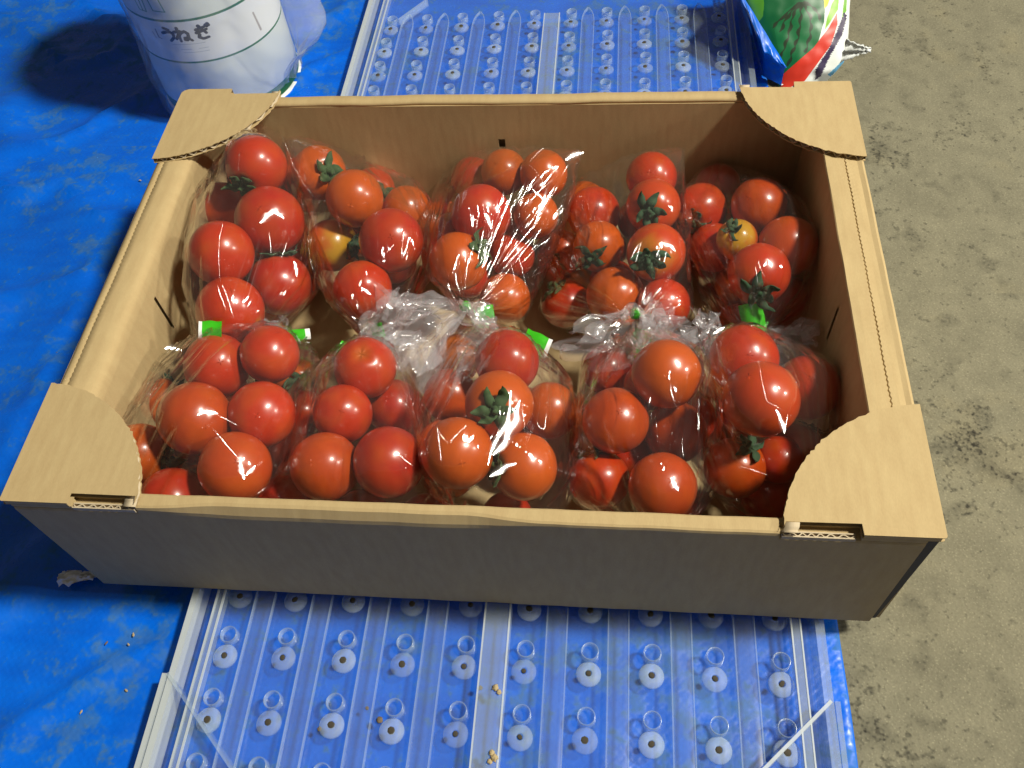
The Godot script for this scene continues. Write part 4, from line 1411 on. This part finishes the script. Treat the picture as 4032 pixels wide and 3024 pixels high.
	["B5", 0.1353, 0.0467, 0.0869, 0.0158, "b", 0.39, 0.84, -0.39, 1, "brown tomato with a curled calyx near the front wall, front bag by the right wall"],
	["B5", 0.1592, 0.0397, 0.0773, 0.0126, "d", -0.19, -0.95, -0.22, 0, "hazy dark red tomato beside the corner flap, front bag by the right wall"],
	["B5", 0.1746, 0.0234, 0.0589, 0.0129, "o", 0.47, 0.56, -0.69, 1, "orange tomato peeping out along the curved front right corner flap"],
	["B5", 0.1568, 0.0165, 0.0871, 0.0143, "d", 0.41, -0.91, 0.05, 0, "shadowed dark red tomato low behind the front wall near the corner flap"],
	["B5", 0.1306, 0.0139, 0.0427, 0.0117, "d", 0.26, -0.95, -0.16, 0, "shadowed red tomato low in the gap of the front bag by the right wall"],
	["A1", -0.1834, 0.0209, -0.0511, 0.0147, "r", -0.41, -0.70, -0.59, 0, ""],
	["A1", -0.1541, 0.0217, -0.0994, 0.0157, "d", -0.35, -0.68, -0.65, 0, ""],
	["A1", -0.1558, 0.0224, -0.0387, 0.0162, "o", -0.37, -0.72, -0.59, 0, ""],
	["A1", -0.1709, 0.0544, -0.0438, 0.0138, "b", -0.41, -0.68, -0.61, 0, ""],
	["A1", -0.1384, 0.0497, -0.1250, 0.0148, "r", -0.33, -0.64, -0.70, 0, ""],
	["A1", -0.1384, 0.0203, -0.0656, 0.0163, "d", -0.34, -0.71, -0.62, 0, ""],
	["A1", -0.1634, 0.0415, -0.0757, 0.0138, "o", -0.38, -0.67, -0.64, 0, ""],
	["A1", -0.1739, 0.0572, -0.1257, 0.0140, "b", -0.38, -0.62, -0.69, 0, ""],
	["A1", -0.1798, 0.0265, -0.1127, 0.0146, "r", -0.38, -0.65, -0.65, 0, ""],
	["A2", -0.0732, 0.0226, -0.0744, 0.0147, "d", -0.24, -0.72, -0.65, 0, ""],
	["A2", -0.0889, 0.0271, -0.0458, 0.0156, "o", -0.27, -0.74, -0.62, 0, ""],
	["A2", -0.1038, 0.0191, -0.0998, 0.0136, "b", -0.28, -0.70, -0.66, 0, ""],
	["A2", -0.0702, 0.0196, -0.1238, 0.0139, "r", -0.22, -0.69, -0.69, 0, ""],
	["A2", -0.0955, 0.0494, -0.0985, 0.0135, "d", -0.27, -0.67, -0.69, 0, ""],
	["A3", 0.0078, 0.0192, -0.1116, 0.0139, "o", -0.10, -0.71, -0.70, 0, ""],
	["A3", -0.0236, 0.0317, -0.0973, 0.0150, "b", -0.15, -0.71, -0.69, 0, ""],
	["A3", -0.0222, 0.0219, -0.0622, 0.0137, "r", -0.16, -0.74, -0.65, 0, ""],
	["A3", -0.0304, 0.0499, -0.0726, 0.0143, "d", -0.17, -0.71, -0.68, 0, ""],
	["A4", 0.0865, 0.0323, -0.1045, 0.0136, "o", 0.03, -0.71, -0.70, 0, ""],
	["A4", 0.0994, 0.0234, -0.0689, 0.0149, "b", 0.05, -0.75, -0.66, 0, ""],
	["A4", 0.0710, 0.0201, -0.0609, 0.0147, "r", 0.00, -0.76, -0.65, 0, ""],
	["A4", 0.0652, 0.0194, -0.0886, 0.0146, "d", -0.01, -0.73, -0.68, 0, ""],
	["A4", 0.0980, 0.0198, -0.0341, 0.0144, "o", 0.05, -0.78, -0.63, 0, ""],
	["A4", 0.1009, 0.0179, -0.1223, 0.0136, "b", 0.05, -0.71, -0.71, 0, ""],
	["A5", 0.1410, 0.0194, -0.0937, 0.0137, "r", 0.12, -0.72, -0.68, 0, ""],
	["A5", 0.1656, 0.0272, -0.1135, 0.0135, "d", 0.16, -0.70, -0.70, 0, ""],
	["A5", 0.1738, 0.0322, -0.0775, 0.0153, "o", 0.18, -0.72, -0.67, 0, ""],
	["A5", 0.1478, 0.0188, -0.0281, 0.0137, "b", 0.14, -0.78, -0.61, 0, ""],
	["B1", -0.1317, 0.0312, 0.0983, 0.0157, "r", -0.39, -0.82, -0.42, 0, ""],
	["B1", -0.1786, 0.0258, 0.1193, 0.0157, "d", -0.46, -0.81, -0.37, 0, ""],
	["B1", -0.1522, 0.0310, 0.0462, 0.0163, "o", -0.40, -0.77, -0.49, 0, ""],
	["B1", -0.1777, 0.0211, 0.0820, 0.0144, "b", -0.45, -0.79, -0.42, 0, ""],
	["B1", -0.1571, 0.0450, 0.0787, 0.0144, "r", -0.43, -0.78, -0.45, 0, ""],
	["B1", -0.1268, 0.0401, 0.0656, 0.0147, "d", -0.37, -0.79, -0.48, 0, ""],
	["B1", -0.1499, 0.0183, 0.0743, 0.0142, "o", -0.40, -0.80, -0.44, 0, ""],
	["B2", -0.0849, 0.0196, 0.0790, 0.0154, "b", -0.30, -0.84, -0.46, 0, ""],
	["B2", -0.0810, 0.0259, 0.0425, 0.0142, "r", -0.28, -0.81, -0.52, 0, ""],
	["B2", -0.0542, 0.0390, 0.0881, 0.0140, "d", -0.25, -0.85, -0.46, 0, ""],
	["B3", -0.0162, 0.0240, 0.0832, 0.0140, "o", -0.17, -0.87, -0.47, 0, ""],
	["B3", 0.0207, 0.0211, 0.0693, 0.0152, "b", -0.10, -0.87, -0.49, 0, ""],
	["B3", 0.0090, 0.0468, 0.0716, 0.0139, "r", -0.12, -0.85, -0.51, 0, ""],
	["B3", 0.0219, 0.0198, 0.0388, 0.0144, "d", -0.09, -0.84, -0.53, 0, ""],
	["B3", -0.0166, 0.0525, 0.0824, 0.0137, "o", -0.18, -0.85, -0.49, 0, ""],
	["B3", -0.0094, 0.0177, 0.0546, 0.0136, "b", -0.15, -0.85, -0.51, 0, ""],
	["B4", 0.1042, 0.0197, 0.0942, 0.0151, "r", 0.07, -0.89, -0.45, 0, ""],
	["B4", 0.0823, 0.0252, 0.0699, 0.0143, "d", 0.03, -0.87, -0.50, 0, ""],
	["B4", 0.0758, 0.0189, 0.0419, 0.0141, "o", 0.01, -0.85, -0.53, 0, ""],
	["B4", 0.0915, 0.0467, 0.0372, 0.0136, "b", 0.05, -0.83, -0.56, 0, ""],
	["B5", 0.1449, 0.0350, 0.0448, 0.0139, "r", 0.15, -0.83, -0.54, 0, ""],
]
# added glint folds: bag, width in mm, the way it faces, points along it
const GLINT_FOLD := [
	["A3", 0.7, [0.371, 0.828, 0.420], [-0.0005, 0.0755, -0.1074, 0.0015, 0.0751, -0.1001, 0.0040, 0.0771, -0.0903, 0.0064, 0.0792, -0.0807, 0.0085, 0.0828, -0.0695, 0.0096, 0.0803, -0.0647, 0.0104, 0.0777, -0.0601, 0.0112, 0.0751, -0.0554]],
	["A3", 0.6, [0.361, 0.836, 0.414], [0.0044, 0.0729, -0.1071, 0.0069, 0.0708, -0.0987, 0.0094, 0.0686, -0.0902, 0.0116, 0.0668, -0.0816, 0.0133, 0.0634, -0.0744, 0.0145, 0.0565, -0.0709, 0.0158, 0.0493, -0.0674, 0.0171, 0.0421, -0.0638]],
	["A3", 0.6, [0.572, 0.680, 0.458], [0.0078, 0.0719, -0.1082, 0.0101, 0.0709, -0.1012, 0.0124, 0.0699, -0.0941, 0.0146, 0.0694, -0.0867, 0.0162, 0.0689, -0.0791, 0.0175, 0.0660, -0.0741, 0.0185, 0.0615, -0.0706]],
	["A3", 0.8, [0.364, 0.854, 0.372], [0.0077, 0.0477, -0.0552, 0.0067, 0.0475, -0.0475, 0.0064, 0.0519, -0.0359, 0.0055, 0.0513, -0.0289]],
	["A3", 0.8, [0.361, 0.854, 0.374], [0.0088, 0.0575, -0.0463, 0.0102, 0.0551, -0.0422, 0.0115, 0.0527, -0.0381, 0.0126, 0.0504, -0.0338]],
	["A3", 0.5, [0.366, 0.842, 0.397], [0.0095, 0.0793, -0.0625, 0.0094, 0.0752, -0.0598, 0.0086, 0.0664, -0.0615, 0.0080, 0.0589, -0.0619, 0.0073, 0.0513, -0.0621, 0.0069, 0.0455, -0.0606]],
	["A3", 0.6, [0.357, 0.852, 0.383], [0.0098, 0.0637, -0.0665, 0.0110, 0.0609, -0.0618, 0.0122, 0.0582, -0.0571, 0.0135, 0.0555, -0.0524, 0.0148, 0.0528, -0.0477, 0.0163, 0.0501, -0.0430, 0.0179, 0.0474, -0.0384, 0.0194, 0.0448, -0.0337]],
	["A3", 2.6, [0.328, 0.828, 0.454], [0.0399, 0.0763, -0.1121, 0.0453, 0.0763, -0.1162, 0.0511, 0.0759, -0.1195]],
	["A3", 0.6, [0.354, 0.820, 0.450], [0.0265, 0.0844, -0.1140, 0.0223, 0.0834, -0.1091, 0.0185, 0.0823, -0.1039]],
	["A3", 0.6, [0.565, 0.676, 0.472], [0.0187, 0.0845, -0.0988, 0.0219, 0.0810, -0.0976, 0.0251, 0.0774, -0.0963, 0.0274, 0.0738, -0.0939, 0.0297, 0.0702, -0.0915]],
	["A3", 2.2, [0.383, 0.833, 0.399], [-0.0036, 0.0879, -0.0538, -0.0016, 0.0853, -0.0502, 0.0003, 0.0827, -0.0465]],
	["A3", 0.5, [0.387, 0.829, 0.403], [-0.0053, 0.0918, -0.0587, -0.0045, 0.0896, -0.0552, -0.0038, 0.0875, -0.0516, -0.0032, 0.0855, -0.0479]],
	["A3", 0.6, [0.373, 0.842, 0.390], [0.0030, 0.0756, -0.0511, 0.0037, 0.0660, -0.0540, 0.0005, 0.0536, -0.0590, -0.0039, 0.0489, -0.0583]],
	["A3", 1.0, [0.347, 0.849, 0.399], [0.0221, 0.0553, -0.0592, 0.0236, 0.0573, -0.0648, 0.0269, 0.0584, -0.0698]],
	["A3", 1.6, [0.564, 0.685, 0.461], [0.0213, 0.0775, -0.0848, 0.0251, 0.0735, -0.0835, 0.0291, 0.0694, -0.0823]],
	["A1", 0.5, [0.539, 0.748, 0.387], [-0.1530, 0.1118, -0.0887, -0.1523, 0.1100, -0.0818, -0.1525, 0.1070, -0.0763, -0.1524, 0.1040, -0.0709, -0.1516, 0.1021, -0.0643, -0.1507, 0.1002, -0.0577, -0.1494, 0.0992, -0.0504]],
	["A1", 0.5, [0.544, 0.770, 0.334], [-0.1471, 0.1097, -0.0260, -0.1477, 0.1079, -0.0211, -0.1481, 0.1060, -0.0162, -0.1479, 0.1038, -0.0115, -0.1477, 0.1016, -0.0068, -0.1471, 0.0993, -0.0023, -0.1464, 0.0969, 0.0022, -0.1456, 0.0945, 0.0066]],
	["A1", 3.2, [0.518, 0.774, 0.365], [-0.1313, 0.0994, -0.0339, -0.1279, 0.0995, -0.0388, -0.1237, 0.0986, -0.0428, -0.1199, 0.0955, -0.0416]],
	["A1", 0.9, [0.516, 0.781, 0.351], [-0.1281, 0.0921, -0.0338, -0.1273, 0.0900, -0.0303, -0.1267, 0.0879, -0.0266, -0.1262, 0.0859, -0.0229]],
	["A1", 0.8, [0.507, 0.788, 0.350], [-0.1207, 0.0822, -0.0356, -0.1216, 0.0804, -0.0304, -0.1225, 0.0787, -0.0251]],
	["A1", 2.0, [0.499, 0.797, 0.341], [-0.1164, 0.0753, -0.0264, -0.1149, 0.0729, -0.0229, -0.1142, 0.0708, -0.0188]],
	["A1", 1.2, [0.540, 0.784, 0.306], [-0.1447, 0.0976, 0.0118, -0.1432, 0.0951, 0.0154, -0.1414, 0.0925, 0.0189, -0.1397, 0.0899, 0.0224]],
	["A1", 1.0, [0.536, 0.787, 0.306], [-0.1424, 0.0973, 0.0110, -0.1405, 0.0947, 0.0142, -0.1388, 0.0921, 0.0177, -0.1373, 0.0897, 0.0214, -0.1359, 0.0874, 0.0251]],
	["A2", 0.4, [0.504, 0.763, 0.405], [-0.1360, 0.0981, -0.1099, -0.1337, 0.0942, -0.1056, -0.1315, 0.0903, -0.1013, -0.1293, 0.0864, -0.0969, -0.1264, 0.0825, -0.0930, -0.1234, 0.0785, -0.0892, -0.1198, 0.0746, -0.0860, -0.1162, 0.0707, -0.0829]],
	["A2", 0.4, [0.487, 0.797, 0.358], [-0.1177, 0.0676, -0.0829, -0.1188, 0.0638, -0.0738, -0.1196, 0.0600, -0.0646, -0.1190, 0.0556, -0.0560, -0.1172, 0.0509, -0.0479, -0.1137, 0.0457, -0.0408, -0.1099, 0.0405, -0.0339, -0.1057, 0.0353, -0.0273]],
	["A2", 0.7, [0.445, 0.817, 0.368], [-0.0591, 0.0833, -0.0265, -0.0571, 0.0836, -0.0295, -0.0552, 0.0840, -0.0326]],
	["A2", 1.5, [0.456, 0.824, 0.338], [-0.0725, 0.0739, -0.0080, -0.0698, 0.0722, -0.0074, -0.0675, 0.0703, -0.0059]],
	["A4", 0.9, [0.281, 0.876, 0.392], [0.0864, 0.0778, -0.0405, 0.0850, 0.0758, -0.0351, 0.0835, 0.0738, -0.0296]],
	["A4", 0.8, [0.283, 0.875, 0.394], [0.0856, 0.0774, -0.0409, 0.0833, 0.0762, -0.0365, 0.0812, 0.0749, -0.0321]],
	["A4", 0.9, [0.267, 0.879, 0.395], [0.0981, 0.0800, -0.0394, 0.0967, 0.0785, -0.0350, 0.0950, 0.0771, -0.0307]],
	["A4", 1.6, [0.260, 0.880, 0.397], [0.0991, 0.0796, -0.0389, 0.1028, 0.0781, -0.0380, 0.1057, 0.0763, -0.0359]],
	["A4", 0.3, [0.253, 0.879, 0.404], [0.1093, 0.0783, -0.0781, 0.1087, 0.0770, -0.0689, 0.1079, 0.0773, -0.0581, 0.1075, 0.0779, -0.0474, 0.1090, 0.0750, -0.0404, 0.1106, 0.0703, -0.0351, 0.1095, 0.0662, -0.0300, 0.1052, 0.0628, -0.0252]],
	["A4", 1.4, [0.261, 0.867, 0.424], [0.1024, 0.0785, -0.0702, 0.1042, 0.0773, -0.0690, 0.1048, 0.0762, -0.0669]],
	["A5", 2.0, [0.195, 0.902, 0.386], [0.1528, 0.0828, -0.0193, 0.1550, 0.0835, -0.0220, 0.1569, 0.0822, -0.0199]],
	["A5", 0.5, [0.199, 0.902, 0.384], [0.1499, 0.0838, -0.0230, 0.1511, 0.0817, -0.0186, 0.1533, 0.0795, -0.0147]],
	["A5", 0.4, [0.201, 0.903, 0.380], [0.1484, 0.0819, -0.0201, 0.1490, 0.0799, -0.0156, 0.1496, 0.0779, -0.0111]],
	["A5", 0.8, [0.432, 0.778, 0.456], [0.1736, 0.0840, -0.0432, 0.1729, 0.0815, -0.0384, 0.1721, 0.0790, -0.0335, 0.1708, 0.0768, -0.0286, 0.1696, 0.0746, -0.0236, 0.1683, 0.0725, -0.0186]],
	["B1", 2.6, [0.537, 0.812, 0.230], [-0.1347, 0.0929, 0.0926, -0.1322, 0.0918, 0.0906, -0.1295, 0.0904, 0.0894, -0.1266, 0.0887, 0.0887]],
	["B1", 0.8, [0.526, 0.819, 0.229], [-0.1252, 0.0908, 0.0910, -0.1223, 0.0888, 0.0916, -0.1194, 0.0868, 0.0923, -0.1165, 0.0847, 0.0931]],
	["B1", 0.9, [0.524, 0.825, 0.213], [-0.1195, 0.1031, 0.1058, -0.1169, 0.1007, 0.1080, -0.1142, 0.0984, 0.1103, -0.1116, 0.0961, 0.1126, -0.1088, 0.0938, 0.1149, -0.1061, 0.0916, 0.1171]],
	["B1", 2.2, [0.513, 0.835, 0.199], [-0.1063, 0.0917, 0.1172, -0.1048, 0.0898, 0.1211, -0.1035, 0.0881, 0.1252]],
	["B1", 1.6, [0.508, 0.837, 0.201], [-0.1035, 0.0873, 0.1226, -0.1021, 0.0871, 0.1197, -0.1005, 0.0869, 0.1168]],
	["B1", 2.4, [0.558, 0.784, 0.271], [-0.1852, 0.0606, 0.0284, -0.1814, 0.0587, 0.0260, -0.1774, 0.0559, 0.0259]],
	["B1", 0.8, [0.493, 0.847, 0.198], [-0.1016, 0.0740, 0.1258, -0.0990, 0.0732, 0.1224, -0.0962, 0.0728, 0.1192, -0.0927, 0.0737, 0.1167, -0.0888, 0.0753, 0.1147, -0.0845, 0.0781, 0.1133]],
	["B2", 1.5, [0.415, 0.884, 0.216], [-0.0314, 0.0861, 0.1071, -0.0296, 0.0837, 0.1106, -0.0280, 0.0803, 0.1135, -0.0267, 0.0756, 0.1156, -0.0253, 0.0683, 0.1161, -0.0248, 0.0573, 0.1148, -0.0229, 0.0513, 0.1162]],
	["B2", 1.0, [0.420, 0.879, 0.227], [-0.0311, 0.0860, 0.1070, -0.0278, 0.0838, 0.1092, -0.0242, 0.0816, 0.1110]],
	["B3", 2.0, [0.364, 0.895, 0.256], [0.0225, 0.0968, 0.0761, 0.0223, 0.0951, 0.0816, 0.0218, 0.0937, 0.0871, 0.0207, 0.0926, 0.0925, 0.0185, 0.0919, 0.0978, 0.0164, 0.0914, 0.1030, 0.0147, 0.0906, 0.1083, 0.0140, 0.0895, 0.1137]],
	["B3", 4.0, [0.358, 0.898, 0.257], [0.0267, 0.0933, 0.0791, 0.0262, 0.0921, 0.0835, 0.0258, 0.0910, 0.0879, 0.0244, 0.0903, 0.0921, 0.0227, 0.0898, 0.0963, 0.0207, 0.0895, 0.1004, 0.0183, 0.0894, 0.1043, 0.0159, 0.0893, 0.1082]],
	["B3", 0.5, [0.350, 0.898, 0.266], [0.0278, 0.0923, 0.0791, 0.0283, 0.0910, 0.0827, 0.0288, 0.0897, 0.0864, 0.0294, 0.0884, 0.0900, 0.0299, 0.0872, 0.0936]],
	["B3", 0.9, [0.333, 0.904, 0.270], [0.0322, 0.0571, 0.0675, 0.0341, 0.0555, 0.0709, 0.0365, 0.0545, 0.0712, 0.0370, 0.0556, 0.0670, 0.0374, 0.0567, 0.0627]],
	["B3", 0.9, [0.402, 0.884, 0.239], [-0.0112, 0.0980, 0.0990, -0.0103, 0.0966, 0.1027, -0.0095, 0.0952, 0.1064, -0.0088, 0.0939, 0.1101, -0.0081, 0.0926, 0.1138]],
	["B3", 0.6, [0.401, 0.883, 0.245], [-0.0107, 0.1002, 0.1004, -0.0083, 0.0982, 0.1037, -0.0053, 0.0961, 0.1063]],
	["B3", 0.7, [0.391, 0.886, 0.248], [-0.0043, 0.0968, 0.1064, -0.0021, 0.0968, 0.1028, 0.0003, 0.0967, 0.0994, 0.0029, 0.0965, 0.0961]],
	["B3", 0.5, [0.393, 0.875, 0.282], [-0.0008, 0.0778, 0.0382, -0.0019, 0.0735, 0.0433, -0.0059, 0.0695, 0.0473, -0.0093, 0.0690, 0.0537, -0.0124, 0.0685, 0.0601, -0.0137, 0.0759, 0.0716, -0.0148, 0.0835, 0.0829, -0.0119, 0.0947, 0.0970]],
	["B3", 0.5, [0.397, 0.872, 0.285], [-0.0209, 0.0615, 0.0476, -0.0175, 0.0596, 0.0486, -0.0144, 0.0577, 0.0502]],
	["B3", 2.4, [0.359, 0.905, 0.229], [0.0146, 0.0840, 0.1168, 0.0182, 0.0834, 0.1134, 0.0221, 0.0827, 0.1103, 0.0264, 0.0816, 0.1079]],
	["B4", 1.3, [0.258, 0.931, 0.258], [0.0946, 0.0799, 0.0727, 0.0937, 0.0759, 0.0764, 0.0942, 0.0739, 0.0814, 0.0947, 0.0720, 0.0863, 0.0955, 0.0736, 0.0933, 0.0962, 0.0752, 0.1001, 0.0971, 0.0758, 0.1062, 0.0998, 0.0748, 0.1104]],
	["B4", 0.9, [0.245, 0.935, 0.255], [0.1070, 0.0662, 0.0714, 0.1064, 0.0668, 0.0778, 0.1057, 0.0687, 0.0847, 0.1048, 0.0708, 0.0916, 0.1036, 0.0739, 0.0989, 0.1024, 0.0752, 0.1051, 0.1009, 0.0748, 0.1100]],
	["B4", 2.2, [0.247, 0.941, 0.230], [0.1007, 0.0750, 0.1095, 0.1022, 0.0739, 0.1123, 0.1039, 0.0728, 0.1150]],
	["B4", 0.7, [0.241, 0.939, 0.245], [0.1057, 0.0739, 0.1069, 0.1071, 0.0732, 0.1025, 0.1083, 0.0705, 0.0970, 0.1088, 0.0690, 0.0919]],
	["B4", 0.5, [0.487, 0.813, 0.318], [0.1033, 0.0809, 0.0727, 0.1029, 0.0766, 0.0753, 0.1025, 0.0732, 0.0785, 0.1019, 0.0714, 0.0827, 0.1013, 0.0713, 0.0879, 0.1005, 0.0729, 0.0939, 0.0997, 0.0752, 0.1003, 0.0991, 0.0758, 0.1057]],
	["B4", 0.6, [0.298, 0.907, 0.299], [0.0635, 0.0635, 0.0437, 0.0665, 0.0648, 0.0484, 0.0694, 0.0835, 0.0648]],
	["B5", 0.9, [0.168, 0.937, 0.306], [0.1541, 0.1084, 0.0695, 0.1603, 0.0984, 0.0618, 0.1660, 0.0894, 0.0573, 0.1717, 0.0801, 0.0532, 0.1763, 0.0752, 0.0523]],
	["B5", 1.1, [0.162, 0.941, 0.298], [0.1566, 0.1046, 0.0667, 0.1618, 0.0940, 0.0626, 0.1666, 0.0854, 0.0601, 0.1714, 0.0766, 0.0578, 0.1754, 0.0711, 0.0578, 0.1792, 0.0654, 0.0580, 0.1830, 0.0602, 0.0586]],
	["B5", 0.6, [0.167, 0.941, 0.293], [0.1542, 0.1090, 0.0721, 0.1567, 0.1070, 0.0751, 0.1598, 0.1027, 0.0763, 0.1664, 0.0889, 0.0703, 0.1731, 0.0754, 0.0648, 0.1777, 0.0700, 0.0647]],
	["B5", 1.8, [0.186, 0.944, 0.272], [0.1459, 0.1063, 0.0894, 0.1479, 0.1050, 0.0924, 0.1487, 0.1038, 0.0960, 0.1495, 0.1027, 0.0996]],
	["B5", 1.0, [0.182, 0.945, 0.271], [0.1519, 0.1031, 0.0893, 0.1509, 0.1019, 0.0939, 0.1499, 0.1008, 0.0985]],
	["B5", 0.6, [0.171, 0.946, 0.277], [0.1521, 0.1032, 0.0890, 0.1561, 0.0988, 0.0882, 0.1654, 0.0734, 0.0741, 0.1698, 0.0687, 0.0730]],
	["B5", 0.4, [0.197, 0.936, 0.293], [0.1383, 0.1160, 0.0697, 0.1390, 0.1144, 0.0742, 0.1397, 0.1128, 0.0786, 0.1406, 0.1112, 0.0830, 0.1419, 0.1097, 0.0870, 0.1459, 0.1084, 0.0888, 0.1498, 0.1070, 0.0906]],
	["B5", 0.5, [0.220, 0.942, 0.253], [0.1216, 0.0635, 0.0869, 0.1223, 0.0622, 0.0914, 0.1264, 0.0617, 0.0897]],
	["B5", 0.6, [0.193, 0.950, 0.244], [0.1361, 0.0624, 0.0949, 0.1406, 0.0613, 0.0955, 0.1449, 0.0602, 0.0964, 0.1492, 0.0591, 0.0975]],
	["B5", 1.5, [0.226, 0.914, 0.338], [0.1226, 0.0899, 0.0333, 0.1253, 0.0901, 0.0310, 0.1283, 0.0900, 0.0292]],
	["B4", 1.4, [0.280, 0.906, 0.318], [0.0791, 0.0686, 0.0371, 0.0816, 0.0741, 0.0358, 0.0851, 0.0965, 0.0521]],
]
